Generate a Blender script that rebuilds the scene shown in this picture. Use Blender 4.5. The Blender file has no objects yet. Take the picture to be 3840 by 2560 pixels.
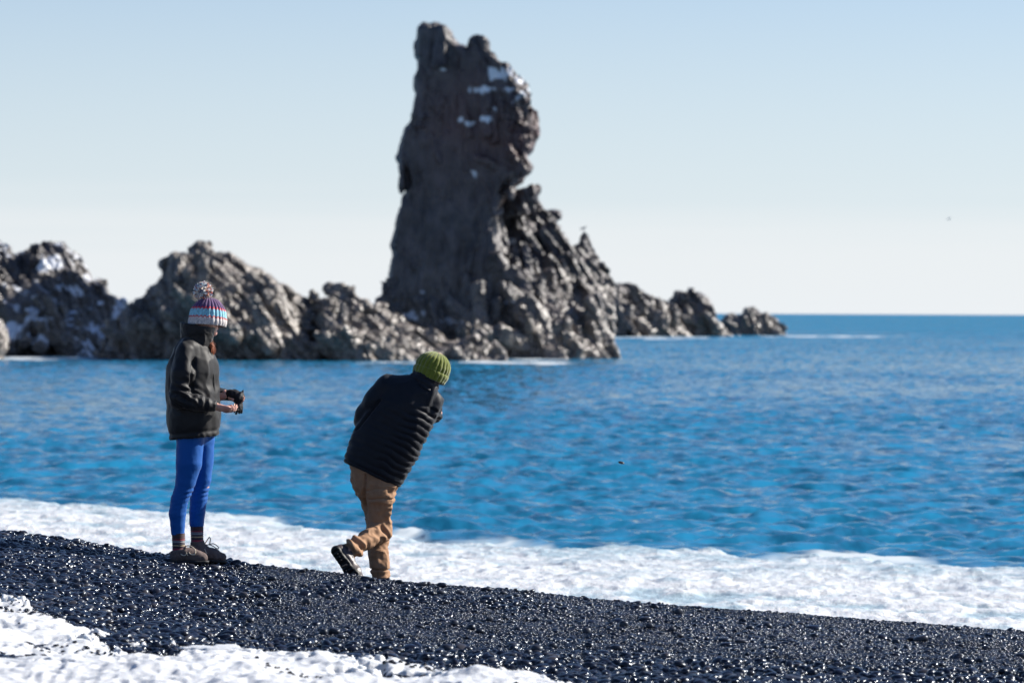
import bpy, math, random, time
import numpy as np
from mathutils import Vector, Matrix, Euler

T0 = time.time()
SCN = bpy.context.scene
COL = SCN.collection

# ------------------------------------------------------------------ camera
CAM_H = 2.8                      # eye height above the sea
FPX = 14400.0                    # focal length in photo pixels (135 mm lens)
HZ0, ROLL = 1171.5, 0.0045       # horizon row at the picture centre, slight roll
pitch = math.atan((1280 - HZ0) / FPX)
fwd = Vector((0, math.cos(pitch), -math.sin(pitch)))
right = Vector((math.cos(ROLL), 0, math.sin(ROLL)))
right = (right - fwd * right.dot(fwd)).normalized()
up = right.cross(fwd).normalized()
cam_data = bpy.data.cameras.new("camera")
cam = bpy.data.objects.new("camera", cam_data)
COL.objects.link(cam)
M = Matrix((right, up, -fwd)).transposed().to_4x4()
M.translation = Vector((0, 0, CAM_H))
cam.matrix_world = M
cam_data.sensor_width = 36
cam_data.lens = 135
cam_data.clip_start = 0.5
cam_data.clip_end = 60000
cam_data.dof.use_dof = True
cam_data.dof.focus_distance = 23.4
cam_data.dof.aperture_fstop = 4.5
SCN.camera = cam

# ------------------------------------------------------------------ sun, sky, exposure
SUN_AZ, SUN_EL = math.radians(70), math.radians(33)     # azimuth clockwise from the view direction
sdir = Vector((math.sin(SUN_AZ) * math.cos(SUN_EL), math.cos(SUN_AZ) * math.cos(SUN_EL), math.sin(SUN_EL)))
sun_d = bpy.data.lights.new("sun", 'SUN')
sun_d.energy = 5.0
sun_d.angle = math.radians(0.6)
sun_d.color = (1.0, 0.945, 0.86)
sun = bpy.data.objects.new("sun", sun_d)
COL.objects.link(sun)
sun.rotation_euler = sdir.to_track_quat('Z', 'Y').to_euler()
sun.location = sdir * 60

world = bpy.data.worlds.new("World")
SCN.world = world
world.use_nodes = True
wn, wl = world.node_tree.nodes, world.node_tree.links
wn.clear()
w_out = wn.new('ShaderNodeOutputWorld')
w_bg = wn.new('ShaderNodeBackground')
w_sky = wn.new('ShaderNodeTexSky')
w_sky.sky_type = 'NISHITA'
w_sky.sun_disc = False
w_sky.sun_elevation = SUN_EL
w_sky.sun_rotation = SUN_AZ
w_sky.altitude = 0
w_sky.air_density = 1.0
w_sky.dust_density = 0.2
w_sky.ozone_density = 3.0
w_bg.inputs['Strength'].default_value = 0.052
# thin pale cloud veil low over the horizon
w_tc = wn.new('ShaderNodeTexCoord')
w_sep = wn.new('ShaderNodeSeparateXYZ')
wl.new(w_tc.outputs['Generated'], w_sep.inputs[0])
w_map = wn.new('ShaderNodeMapping')
w_map.inputs['Scale'].default_value = (3, 3, 90)
wl.new(w_tc.outputs['Generated'], w_map.inputs[0])
w_nz = wn.new('ShaderNodeTexNoise')
w_nz.inputs['Scale'].default_value = 1.3
w_nz.inputs['Detail'].default_value = 4
wl.new(w_map.outputs[0], w_nz.inputs['Vector'])
w_a = wn.new('ShaderNodeMath'); w_a.operation = 'MULTIPLY_ADD'
wl.new(w_nz.outputs['Fac'], w_a.inputs[0]); w_a.inputs[1].default_value = -0.022
wl.new(w_sep.outputs['Z'], w_a.inputs[2])
w_r = wn.new('ShaderNodeMapRange'); w_r.interpolation_type = 'SMOOTHSTEP'
w_r.inputs['From Min'].default_value = 0.002; w_r.inputs['From Max'].default_value = 0.026
w_r.inputs['To Min'].default_value = 0.42; w_r.inputs['To Max'].default_value = 0.0
# clear winter air: cooler than the model sky, with a white haze layer that thins out upwards
w_tint = wn.new('ShaderNodeMix'); w_tint.data_type = 'RGBA'; w_tint.blend_type = 'MULTIPLY'
w_tint.inputs['Factor'].default_value = 1.0; w_tint.inputs['B'].default_value = (0.88, 0.98, 1.20, 1)
wl.new(w_sky.outputs[0], w_tint.inputs['A'])
w_hz = wn.new('ShaderNodeMapRange'); w_hz.interpolation_type = 'LINEAR'
w_hz.inputs['From Min'].default_value = 0.0; w_hz.inputs['From Max'].default_value = 0.13
w_hz.inputs['To Min'].default_value = 0.85; w_hz.inputs['To Max'].default_value = 0.0
wl.new(w_sep.outputs['Z'], w_hz.inputs['Value'])
w_hm = wn.new('ShaderNodeMix'); w_hm.data_type = 'RGBA'
w_hm.inputs['B'].default_value = (7.75, 8.50, 9.20, 1)
wl.new(w_hz.outputs[0], w_hm.inputs['Factor']); wl.new(w_tint.outputs['Result'], w_hm.inputs['A'])
wl.new(w_a.outputs[0], w_r.inputs['Value'])
w_mix = wn.new('ShaderNodeMix'); w_mix.data_type = 'RGBA'
w_mix.inputs['B'].default_value = (9.0, 8.95, 8.95, 1)
wl.new(w_r.outputs[0], w_mix.inputs['Factor'])
wl.new(w_hm.outputs['Result'], w_mix.inputs['A'])
wl.new(w_mix.outputs['Result'], w_bg.inputs[0])
wl.new(w_bg.outputs[0], w_out.inputs[0])

SCN.view_settings.view_transform = 'Standard'
SCN.view_settings.look = 'None'
SCN.view_settings.exposure = 1.0
SCN.view_settings.gamma = 1
SCN.render.engine = 'CYCLES'
SCN.cycles.max_bounces = 6

# ------------------------------------------------------------------ pixel / world conversion for survey points of the photo
def hz(px):
    return HZ0 + (px - 1920) * ROLL
def spot(px, py, Y):
    """world point that the photo shows at (px,py) when it lies Y metres out"""
    return Vector(((px - 1920) / FPX * Y, Y, CAM_H - (py - hz(px)) / FPX * Y))

# ------------------------------------------------------------------ numpy noise
def _h(ix, iy, iz, seed):
    h = (ix.astype(np.int64) * 374761393 + iy.astype(np.int64) * 668265263 + iz.astype(np.int64) * 2147483647 + seed * 974634777) & 0xffffffff
    h = ((h ^ (h >> 13)) * 1274126177) & 0xffffffff
    h = ((h ^ (h >> 16)) * 2246822519) & 0xffffffff
    return ((h ^ (h >> 15)) & 0xffffff).astype(np.float32) / np.float32(0xffffff)
def vnoise(x, y, z, seed=0):
    x = np.asarray(x, np.float32); y = np.asarray(y, np.float32); z = np.asarray(z, np.float32)
    x, y, z = np.broadcast_arrays(x, y, z)
    ix, iy, iz = np.floor(x), np.floor(y), np.floor(z)
    fx, fy, fz = x - ix, y - iy, z - iz
    ix, iy, iz = ix.astype(np.int64), iy.astype(np.int64), iz.astype(np.int64)
    fx = fx * fx * fx * (fx * (fx * 6 - 15) + 10); fy = fy * fy * fy * (fy * (fy * 6 - 15) + 10); fz = fz * fz * fz * (fz * (fz * 6 - 15) + 10)
    r = 0
    for dx in (0, 1):
        for dy in (0, 1):
            for dz in (0, 1):
                w = (fx if dx else 1 - fx) * (fy if dy else 1 - fy) * (fz if dz else 1 - fz)
                r = r + w * _h(ix + dx, iy + dy, iz + dz, seed)
    return r * 2 - 1
def fbm(x, y, z, octv=4, seed=0, gain=0.5, lac=2.03):
    a, s, t = 1.0, 0, 0
    for o in range(octv):
        s = s + a * vnoise(x * lac ** o + 17.3 * o, y * lac ** o + 5.1 * o, z * lac ** o - 9.7 * o, seed + o); t += a
        a *= gain
    return s / t * 1.6
def facet(x, y, z, seed=0):
    """random tilted plane in every Voronoi cell -> fractured blocks; returns (plane, edge distance)"""
    ix, iy, iz = np.floor(x), np.floor(y), np.floor(z)
    best = np.full(x.shape, 9e9, np.float32); sec = best.copy(); val = np.zeros(x.shape, np.float32)
    for dx in (-1, 0, 1):
        for dy in (-1, 0, 1):
            for dz in (-1, 0, 1):
                cx, cy, cz = ix + dx, iy + dy, iz + dz
                ox = x - cx - _h(cx, cy, cz, seed); oy = y - cy - _h(cx, cy, cz, seed + 1); oz = z - cz - _h(cx, cy, cz, seed + 2)
                d = ox * ox + oy * oy + oz * oz
                v = (ox * (_h(cx, cy, cz, seed + 3) - .5) + oy * (_h(cx, cy, cz, seed + 4) - .5) + oz * (_h(cx, cy, cz, seed + 5) - .5)) * 2 + (_h(cx, cy, cz, seed + 6) - .5) * .8
                m = d < best
                sec = np.where(m, best, np.minimum(sec, d))
                best = np.where(m, d, best)
                val = np.where(m, v, val)
    return val, np.sqrt(sec) - np.sqrt(best)

# ------------------------------------------------------------------ mesh helpers
def mesh_obj(name, V, Fq, mat=None, parent=None, smooth=True, tris=None, link=True, attrs=None, loc=None):
    me = bpy.data.meshes.new(name)
    V = np.asarray(V, np.float32).reshape(-1, 3)
    parts = []
    if Fq is not None and len(Fq):
        parts.append(np.asarray(Fq, np.int32))
    if tris is not None and len(tris):
        parts.append(np.asarray(tris, np.int32))
    me.vertices.add(len(V)); me.vertices.foreach_set('co', V.ravel())
    nl = sum(p.size for p in parts); nf = sum(len(p) for p in parts)
    me.loops.add(nl); me.polygons.add(nf)
    if nf:
        me.loops.foreach_set('vertex_index', np.concatenate([p.ravel() for p in parts]))
        cnt = np.concatenate([np.full(len(p), p.shape[1], np.int32) for p in parts])
        st = np.concatenate([[0], np.cumsum(cnt)[:-1]]).astype(np.int32)
        me.polygons.foreach_set('loop_start', st)
        try: me.polygons.foreach_set('loop_total', cnt)
        except Exception: pass
    me.update(calc_edges=True)
    if nf: me.polygons.foreach_set('use_smooth', np.full(nf, smooth))
    if attrs:
        for k, a in attrs.items():
            a = np.asarray(a, np.float32)
            if a.ndim == 1:
                at = me.attributes.new(k, 'FLOAT', 'POINT'); at.data.foreach_set('value', a)
            elif a.shape[1] == 4:
                at = me.attributes.new(k, 'FLOAT_COLOR', 'POINT'); at.data.foreach_set('color', a.ravel())
            else:
                at = me.attributes.new(k, 'FLOAT_VECTOR', 'POINT'); at.data.foreach_set('vector', a.ravel())
    if mat: me.materials.append(mat)
    o = bpy.data.objects.new(name, me)
    if link: COL.objects.link(o)
    if parent is not None: o.parent = parent
    if loc is not None: o.location = loc
    return o
def tag(o, label=None, cat=None, group=None, kind=None):
    if label: o['label'] = label
    if cat: o['category'] = cat
    if group: o['group'] = group
    if kind: o['kind'] = kind
    return o
def vnormals(V, Q):
    a, b, c, d = (V[Q[:, i]] for i in range(4))
    n = np.cross(c - a, d - b)
    N = np.zeros_like(V)
    for k in range(4):
        for j in range(3):
            N[:, j] += np.bincount(Q[:, k], weights=n[:, j], minlength=len(V)).astype(np.float32)
    return N / (np.linalg.norm(N, axis=1, keepdims=True) + 1e-12)
def grid_quads(nr, nc, wrap=False):
    r = np.arange(nr - 1)[:, None]; c = np.arange(nc if wrap else nc - 1)[None, :]
    c2 = (c + 1) % nc
    a = r * nc + c; b = r * nc + c2; d = (r + 1) * nc + c; e = (r + 1) * nc + c2
    return np.stack([a, b, e, d], -1).reshape(-1, 4)
def surface_nets(f, lo, h):
    f = np.asarray(f, np.float32); s = f < 0
    nx, ny, nz = f.shape
    cnt = np.zeros((nx - 1, ny - 1, nz - 1), np.uint8)
    for i in (0, 1):
        for j in (0, 1):
            for k in (0, 1):
                cnt += s[i:nx - 1 + i, j:ny - 1 + j, k:nz - 1 + k]
    act = (cnt > 0) & (cnt < 8)
    I = np.argwhere(act)
    idx = np.full(act.shape, -1, np.int32); idx[act] = np.arange(len(I))
    ax, ay, az = I.T
    acc = np.zeros((len(I), 3), np.float32); n = np.zeros(len(I), np.float32)
    cs = [(i, j, k) for i in (0, 1) for j in (0, 1) for k in (0, 1)]
    val = {c: f[ax + c[0], ay + c[1], az + c[2]] for c in cs}
    for c in cs:
        for a in range(3):
            if c[a] == 0:
                e = list(c); e[a] = 1; e = tuple(e)
                v0, v1 = val[c], val[e]
                m = (v0 < 0) != (v1 < 0)
                t = np.where(m, v0 / np.where(m, v0 - v1, 1), 0)
                for b in range(3):
                    acc[:, b] += np.where(m, (t if b == a else c[b]), 0)
                n += m
    V = (I + acc / n[:, None]) * h + np.asarray(lo, np.float32)
    Q = []
    for a in range(3):
        sl0 = [slice(1, -1)] * 3; sl0[a] = slice(0, -1)
        sl1 = [slice(1, -1)] * 3; sl1[a] = slice(1, None)
        s0, s1 = s[tuple(sl0)], s[tuple(sl1)]
        m = s0 != s1
        E = np.argwhere(m)
        if not len(E): continue
        flip = s0[m]
        off = [1, 1, 1]; off[a] = 0
        P = E + off
        b, c = [(1, 2), (2, 0), (0, 1)][a]
        def cell(db, dc):
            q = P.copy(); q[:, b] += db; q[:, c] += dc
            return idx[q[:, 0], q[:, 1], q[:, 2]]
        q = np.stack([cell(-1, -1), cell(0, -1), cell(0, 0), cell(-1, 0)], -1)
        q[~flip] = q[~flip][:, ::-1]
        Q.append(q)
    return V.astype(np.float32), np.concatenate(Q)
class Field:
    def __init__(s, lo, hi, h):
        s.lo, s.h = np.array(lo, np.float32), h
        n = [int(math.ceil((hi[i] - lo[i]) / h)) + 1 for i in range(3)]
        s.x = (lo[0] + np.arange(n[0]) * h).astype(np.float32)[:, None, None]
        s.y = (lo[1] + np.arange(n[1]) * h).astype(np.float32)[None, :, None]
        s.z = (lo[2] + np.arange(n[2]) * h).astype(np.float32)[None, None, :]
    def cone(s, a, b, r1, r2, k=(1, 1, 1)):
        """tapered capsule; k stretches space per axis (k>1 = thinner on that axis)"""
        k = np.array(k, float); a = np.array(a) * k; b = np.array(b) * k
        d = b - a; L = max(float(d @ d), 1e-9)
        x, y, z = s.x * k[0] - a[0], s.y * k[1] - a[1], s.z * k[2] - a[2]
        t = np.clip((x * d[0] + y * d[1] + z * d[2]) / L, 0, 1)
        return (np.sqrt((x - t * d[0]) ** 2 + (y - t * d[1]) ** 2 + (z - t * d[2]) ** 2) - (r1 + t * (r2 - r1))) / max(k)
    def ell(s, c, r, R=None):
        x, y, z = s.x - c[0], s.y - c[1], s.z - c[2]
        if R is not None:
            x, y, z = (R[0][0] * x + R[0][1] * y + R[0][2] * z, R[1][0] * x + R[1][1] * y + R[1][2] * z, R[2][0] * x + R[2][1] * y + R[2][2] * z)
        q = np.sqrt((x / r[0]) ** 2 + (y / r[1]) ** 2 + (z / r[2]) ** 2)
        return (q - 1) * min(r)
    def chain(s, pts, k=(1, 1, 1), sm=0.02):
        f = None
        for p, q in zip(pts[:-1], pts[1:]):
            g = s.cone(p[:3], q[:3], p[3], q[3], k)
            f = g if f is None else smin(f, g, sm)
        return f
    def plane(s, p, n):
        n = np.array(n, float); n /= np.linalg.norm(n)
        return (s.x - p[0]) * n[0] + (s.y - p[1]) * n[1] + (s.z - p[2]) * n[2]
    def mesh(s, f):
        return surface_nets(np.broadcast_to(f, (s.x.shape[0], s.y.shape[1], s.z.shape[2])), s.lo, s.h)
def smin(a, b, k):
    h = np.clip(0.5 + 0.5 * (b - a) / k, 0, 1)
    return b * (1 - h) + a * h - k * h * (1 - h)
def smax(a, b, k): return -smin(-a, -b, k)
def clock(s): print("[%5.1fs] %s" % (time.time() - T0, s))

# ------------------------------------------------------------------ materials
def mat_new(name):
    m = bpy.data.materials.new(name); m.use_nodes = True
    nt = m.node_tree
    return m, nt, nt.nodes['Principled BSDF']
def lin(r, g, b):
    f = lambda c: (c / 255 / 12.92) if c / 255 <= 0.04045 else ((c / 255 + 0.055) / 1.055) ** 2.4
    return (f(r), f(g), f(b), 1)
def node(nt, t, **kw):
    n = nt.nodes.new(t)
    for k, v in kw.items():
        if k.startswith('_'): setattr(n, k[1:], v)
        else: n.inputs[k.replace('_', ' ')].default_value = v
    return n
def cloth(name, col, rough=0.75, spec=0.3, sheen=0.0, weave=600, bump=0.15, dist=0.001, var=0.15, big=25):
    m, nt, p = mat_new(name)
    p.inputs['Roughness'].default_value = rough
    p.inputs['Specular IOR Level'].default_value = spec
    p.inputs['Sheen Weight'].default_value = sheen
    tc = node(nt, 'ShaderNodeTexCoord')
    n1 = node(nt, 'ShaderNodeTexNoise', Scale=weave, Detail=2)
    n2 = node(nt, 'ShaderNodeTexNoise', Scale=big, Detail=4)
    nt.links.new(tc.outputs['Object'], n1.inputs['Vector']); nt.links.new(tc.outputs['Object'], n2.inputs['Vector'])
    mx = node(nt, 'ShaderNodeMix', _data_type='RGBA')
    mx.inputs['A'].default_value = [c * (1 - var) for c in col[:3]] + [1]
    mx.inputs['B'].default_value = [min(1, c * (1 + var)) for c in col[:3]] + [1]
    nt.links.new(n2.outputs['Fac'], mx.inputs['Factor'])
    nt.links.new(mx.outputs['Result'], p.inputs['Base Color'])
    b = node(nt, 'ShaderNodeBump', Strength=bump, Distance=dist)
    nt.links.new(n1.outputs['Fac'], b.inputs['Height'])
    nt.links.new(b.outputs[0], p.inputs['Normal'])
    return m
# ================================================================== BEACH
CREST = np.array([(-6000, 1700), (-1500, 1900), (0, 1999), (250, 2030), (450, 2066), (640, 2092), (900, 2120), (1300, 2154), (1480, 2180), (1900, 2220),
                  (2400, 2265), (2900, 2298), (3300, 2328), (3840, 2371), (5500, 2490), (9000, 2640)], float)
CRESTY = np.array([(-6000, 26.5), (0, 25.5), (900, 25.2), (1400, 24.6), (2200, 24.0), (3840, 23.5), (9000, 22.5)], float)
def pxof(x, Y): return 1920 + FPX * x / np.maximum(Y, 14.0)
def crest_py(px): return np.interp(px, CREST[:, 0], CREST[:, 1])
def crest_Y(px): return np.interp(px, CRESTY[:, 0], CRESTY[:, 1])
def ground_z(x, Y, rough=True):
    """beach surface: gentle shelf up to a crest that falls to the right, then a steep face into the sea"""
    x = np.asarray(x, float); Y = np.asarray(Y, float)
    px = np.clip(pxof(x, Y), -6000, 9000)
    Yc = crest_Y(px); zc = CAM_H - (crest_py(px) - hz(px)) / FPX * Yc
    zn = CAM_H - 1.60 - 0.03 * np.clip((px - 1920) / 1920, -3, 3)
    s = (Y - 14.0) / (Yc - 14.0)
    z = np.where(s <= 0, zn + s * .2 * (zc - zn), zn + (zc - zn) * (np.clip(s, 0, 1) * 0.75 + 0.25 * np.clip(s, 0, 1) ** 2) )
    d = Y - Yc
    dd = np.maximum(d, 0)
    z = z - 0.24 * (np.sqrt(dd ** 2 + .3 ** 2) - .3)
    if rough:
        w = np.clip(1 - np.abs(d) / .8, 0, 1)
        amp = 0.026 * (1 - w) + 0.004
        z = z + amp * fbm(x * 1.1, Y * 1.1, 0 * x, 3, 5) + .004 * vnoise(x * 9, Y * 9, 0 * x, 8)
    return np.maximum(z, -1.5)
def py_of(x, Y, z): 
    px = 1920 + FPX * x / Y
    return hz(px) + (CAM_H - z) / Y * FPX

def make_beach():
    m, nt, p = mat_new('wet_black_gravel')
    tc = node(nt, 'ShaderNodeTexCoord')
    v = node(nt, 'ShaderNodeTexVoronoi', Scale=85.0); nt.links.new(tc.outputs['Object'], v.inputs['Vector'])
    v2 = node(nt, 'ShaderNodeTexVoronoi', Scale=30.0); nt.links.new(tc.outputs['Object'], v2.inputs['Vector'])
    ad = node(nt, 'ShaderNodeMath', _operation='ADD'); nt.links.new(v.outputs['Distance'], ad.inputs[0]); nt.links.new(v2.outputs['Distance'], ad.inputs[1])
    b = node(nt, 'ShaderNodeBump', Strength=1.0, Distance=0.008, _invert=True)
    nt.links.new(ad.outputs[0], b.inputs['Height']); nt.links.new(b.outputs[0], p.inputs['Normal'])
    p.inputs['Base Color'].default_value = (0.006, 0.007, 0.010, 1); p.inputs['Roughness'].default_value = 0.5; p.inputs['Specular IOR Level'].default_value = .25
    ys = np.concatenate([np.linspace(-120, 8, 40)[:-1], np.linspace(8, 29, 260)[:-1], np.linspace(29, 60, 60)])
    us = np.concatenate([-np.geomspace(4.6, 160, 40)[::-1], np.linspace(-4.5, 4.5, 220), np.geomspace(4.6, 160, 40)])
    X, Yg = np.meshgrid(us, ys)
    Z = ground_z(X, Yg)
    o = mesh_obj('beach', np.stack([X, Yg, Z], -1).reshape(-1, 3), grid_quads(len(ys), len(us)), m)
    tag(o, 'black wet gravel beach sloping down to the surf', kind='structure')
make_beach(); clock('beach')

# ================================================================== SNOW
SNOWB = np.array([(-6000, 2150), (-900, 2240), (0, 2276), (90, 2282), (130, 2318), (200, 2330), (330, 2352), (480, 2372), (640, 2385), (700, 2392), (880, 2408), (960, 2432), (1080, 2440),
                  (1180, 2436), (1290, 2452), (1400, 2478), (1520, 2508), (1620, 2500), (1720, 2508), (1850, 2528), (2000, 2555), (2200, 2600), (2600, 2700), (3840, 2800), (6000, 3100)], float)
def snow_depth(x, Y):
    z0 = ground_z(x, Y, False)
    Ys = np.maximum(Y, 4.0)
    px = 1920 + FPX * x / Ys
    py = hz(px) + (CAM_H - z0) / Ys * FPX
    mp = Ys ** 2 / (FPX * 1.62)                       # metres of ground per photo pixel
    edge = (py - 38 - np.interp(px, SNOWB[:, 0], SNOWB[:, 1])) * mp      # metres inside the drift
    n1 = fbm(x * 1.6, Y * 1.3, 0 * x, 3, 21); n2 = fbm(x * 5.5, Y * 4.5, 0 * x, 3, 22); n3 = fbm(x * 17, Y * 15, 0 * x, 3, 23)
    e = edge + 0.10 * n1 + 0.15 * n2 + .11 * n3
    t = 0.045 * np.tanh(e / 0.08) + 0.012 * np.clip(e, -1, 1.5)
    lump = np.abs(n2)
    inside = np.clip(e / .25, 0, 1)
    t = t + inside * (0.045 * n1 + 0.018 * n2 + 0.016 * (0.4 - np.abs(n3)) + .02 * np.exp(-((e - .12) / .10) ** 2) - .05 * np.clip(vnoise(x * 3.1, Y * 2.6, 0 * x, 77) + .6 * n3 - .20 - .40 * np.clip(e, 0, 1.4), 0, 1) * 6)
    return t, e
def make_snow():
    m, nt, p = mat_new('old_snow')
    tc = node(nt, 'ShaderNodeTexCoord')
    n = node(nt, 'ShaderNodeTexNoise', Scale=120.0, Detail=4, Roughness=0.7); nt.links.new(tc.outputs['Object'], n.inputs['Vector'])
    b = node(nt, 'ShaderNodeBump', Strength=0.6, Distance=0.006); nt.links.new(n.outputs['Fac'], b.inputs['Height'])
    nt.links.new(b.outputs[0], p.inputs['Normal'])
    p.inputs['Base Color'].default_value = (0.53, 0.545, 0.565, 1); p.inputs['Roughness'].default_value = 0.55
    p.inputs['Subsurface Weight'].default_value = 0.35; p.inputs['Subsurface Radius'].default_value = (.02, .025, .03)
    p.inputs['Subsurface Scale'].default_value = 1.0
    ys = np.concatenate([np.linspace(-60, 10, 70)[:-1], np.linspace(10, 15.4, 90)[:-1], np.linspace(15.4, 23.5, 640)])
    us = np.concatenate([-np.geomspace(3.6, 60, 50)[::-1], np.linspace(-3.5, 1.6, 520)[:-1], np.linspace(1.6, 60, 70)])
    X, Yg = np.meshgrid(us, ys)
    t, e = snow_depth(X, Yg)
    t = np.where(e < -0.5, -0.2, t)
    Z = ground_z(X, Yg) + t
    Q = grid_quads(len(ys), len(us)); keep = (t.ravel()[Q] > -0.06).any(1)
    o = mesh_obj('snow', np.stack([X, Yg, Z], -1).reshape(-1, 3), Q[keep], m)
    tag(o, 'lumpy white snow drift lying on the black beach in the foreground', 'snow', kind='stuff')
make_snow(); clock('snow')

# ================================================================== SEA
FOAMB = np.array([(-4000, 1780), (0, 1867), (480, 1894), (800, 1919), (1000, 1937), (1200, 1962), (1450, 1982), (1600, 2016), (1750, 2025), (1900, 2034), (2100, 2054), (2300, 2048),
                  (2500, 2060), (2700, 2066), (2850, 2088), (3050, 2080), (3200, 2078), (3320, 2104), (3500, 2106), (3840, 2126), (8000, 2230)], float)
def foam_Y(px): 
    py = np.interp(px, FOAMB[:, 0], FOAMB[:, 1])
    return (CAM_H - .12) * FPX / (py - hz(px))
rng = np.random.default_rng(3)
NW = 120
w_len = np.exp(rng.uniform(math.log(0.16), math.log(5.5), NW))
w_dir = rng.normal(math.radians(-93), 0.60, NW)
w_amp = 0.0082 * w_len ** 0.95 / (1 + (w_len / 1.6) ** 1.5) * (1 + .75 * np.exp(-(np.log(w_len / .65) / .55) ** 2)) * .92 * rng.uniform(.6, 1.2, NW)
w_ph = rng.uniform(0, 2 * math.pi, NW)
def waves(x, Y, dY):
    z = np.zeros_like(x)
    for L, a, t, ph in zip(w_len, w_amp, w_dir, w_ph):
        k = 2 * math.pi / L
        att = np.clip(L / (2.3 * dY) - 0.8, 0, 1)
        if att.max() <= 0: continue
        c = np.sin(k * (math.cos(t) * x + math.sin(t) * Y) + ph)
        z += a * att * (c + 0.35 * (1 - np.abs(c)) * 2 - .35)
    gust = 0.75 + 0.45 * fbm(x * .07, Y * .04, 0 * x, 2, 61)
    return z * gust
def sea_level(x, Y, dY):
    px = pxof(x, Y)
    d = Y - foam_Y(px)
    calm = np.clip((d + 0.5) / 5.0, 0.32, 1)
    z = waves(x, Y, dY) * calm
    # low swell standing just outside the surf
    ph = fbm(x * .25, Y * .05, 0 * x, 2, 71)
    z += 0.08 * np.exp(-((d - 1.2 - .6 * ph) / 0.75) ** 2) * (1 + .5 * ph) + 0.05 * np.exp(-((d - 4.0 - 1.5 * ph) / 0.9) ** 2)
    return z
RIP = (0.16, 0.42)
def make_sea():
    m, nt, p = mat_new('sea_water')
    tc = node(nt, 'ShaderNodeTexCoord')
    geo = node(nt, 'ShaderNodeNewGeometry')
    mp = node(nt, 'ShaderNodeMapping'); mp.inputs['Scale'].default_value = (1.7, 0.8, 1)
    nt.links.new(geo.outputs['Position'], mp.inputs['Vector'])
    n1 = node(nt, 'ShaderNodeTexNoise', Scale=5.0, Detail=3, Roughness=0.6); nt.links.new(mp.outputs[0], n1.inputs['Vector'])
    n2 = node(nt, 'ShaderNodeTexNoise', Scale=1.1, Detail=3, Roughness=0.6); nt.links.new(mp.outputs[0], n2.inputs['Vector'])
    # small ripples tilt the normal directly, so they keep their slope however far away they lie
    sx_ = node(nt, 'ShaderNodeSeparateXYZ'); nt.links.new(geo.outputs['Position'], sx_.inputs[0])
    far_ = node(nt, 'ShaderNodeMapRange'); far_.inputs['From Min'].default_value = 50; far_.inputs['From Max'].default_value = 600      # choppier offshore
    far_.inputs['To Min'].default_value = 1.0; far_.inputs['To Max'].default_value = 11.0; nt.links.new(sx_.outputs['Y'], far_.inputs['Value'])
    def tilt(n_, amt, prev):
        s_ = node(nt, 'ShaderNodeVectorMath', _operation='SUBTRACT'); s_.inputs[1].default_value = (.5, .5, .5); nt.links.new(n_.outputs['Color'], s_.inputs[0])
        m_ = node(nt, 'ShaderNodeVectorMath', _operation='MULTIPLY'); m_.inputs[1].default_value = (amt * .6, amt, 0); nt.links.new(s_.outputs[0], m_.inputs[0])
        k_ = node(nt, 'ShaderNodeVectorMath', _operation='SCALE'); nt.links.new(m_.outputs[0], k_.inputs[0]); nt.links.new(far_.outputs[0], k_.inputs['Scale'])
        a_ = node(nt, 'ShaderNodeVectorMath', _operation='ADD'); nt.links.new(k_.outputs[0], a_.inputs[0]); nt.links.new(prev, a_.inputs[1])
        return a_.outputs[0]
    v_ = tilt(n1, RIP[0], geo.outputs['Normal']); v_ = tilt(n2, RIP[1], v_)
    nn_ = node(nt, 'ShaderNodeVectorMath', _operation='NORMALIZE'); nt.links.new(v_, nn_.inputs[0]); 
    # body colour of the water: deep blue to turquoise patches painting in shaded troughs and bright crests; white where foam lies ('foam' attribute)
    n3 = node(nt, 'ShaderNodeTexNoise', Scale=0.95, Detail=4, Roughness=0.6); nt.links.new(mp.outputs[0], n3.inputs['Vector'])
    c3 = node(nt, 'ShaderNodeMapRange'); c3.inputs['From Min'].default_value = .36; c3.inputs['From Max'].default_value = .62; nt.links.new(n3.outputs['Fac'], c3.inputs['Value'])
    mx = node(nt, 'ShaderNodeMix', _data_type='RGBA')
    mx.inputs['A'].default_value = (0.004, 0.066, 0.135, 1); mx.inputs['B'].default_value = (0.016, 0.185, 0.345, 1)
    nt.links.new(c3.outputs[0], mx.inputs['Factor'])
    at = node(nt, 'ShaderNodeAttribute', _attribute_name='foam')
    mx2 = node(nt, 'ShaderNodeMix', _data_type='RGBA'); mx2.inputs['B'].default_value = (0.48, 0.53, 0.56, 1)
    nt.links.new(at.outputs['Fac'], mx2.inputs['Factor']); nt.links.new(mx.outputs['Result'], mx2.inputs['A'])
    # light scattered back from inside the water (does not follow the ripples) under a mirror-like surface (does)
    nt.nodes.remove(p)
    df = node(nt, 'ShaderNodeBsdfDiffuse'); nt.links.new(mx2.outputs['Result'], df.inputs['Color']); df.inputs['Normal'].default_value = (0, 0, 1)
    upn = node(nt, 'ShaderNodeCombineXYZ', Z=1.0); nt.links.new(upn.outputs[0], df.inputs['Normal'])
    gl = node(nt, 'ShaderNodeBsdfGlossy', Roughness=0.10); nt.links.new(nn_.outputs[0], gl.inputs['Normal'])
    fz = node(nt, 'ShaderNodeFresnel', IOR=1.333); nt.links.new(nn_.outputs[0], fz.inputs['Normal'])
    fm = node(nt, 'ShaderNodeMath', _operation='MULTIPLY_ADD'); fm.inputs[1].default_value = -.8; fm.inputs[2].default_value = 1.0; nt.links.new(at.outputs['Fac'], fm.inputs[0])
    f2 = node(nt, 'ShaderNodeMath', _operation='MULTIPLY'); nt.links.new(fz.outputs[0], f2.inputs[0]); nt.links.new(fm.outputs[0], f2.inputs[1])
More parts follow.
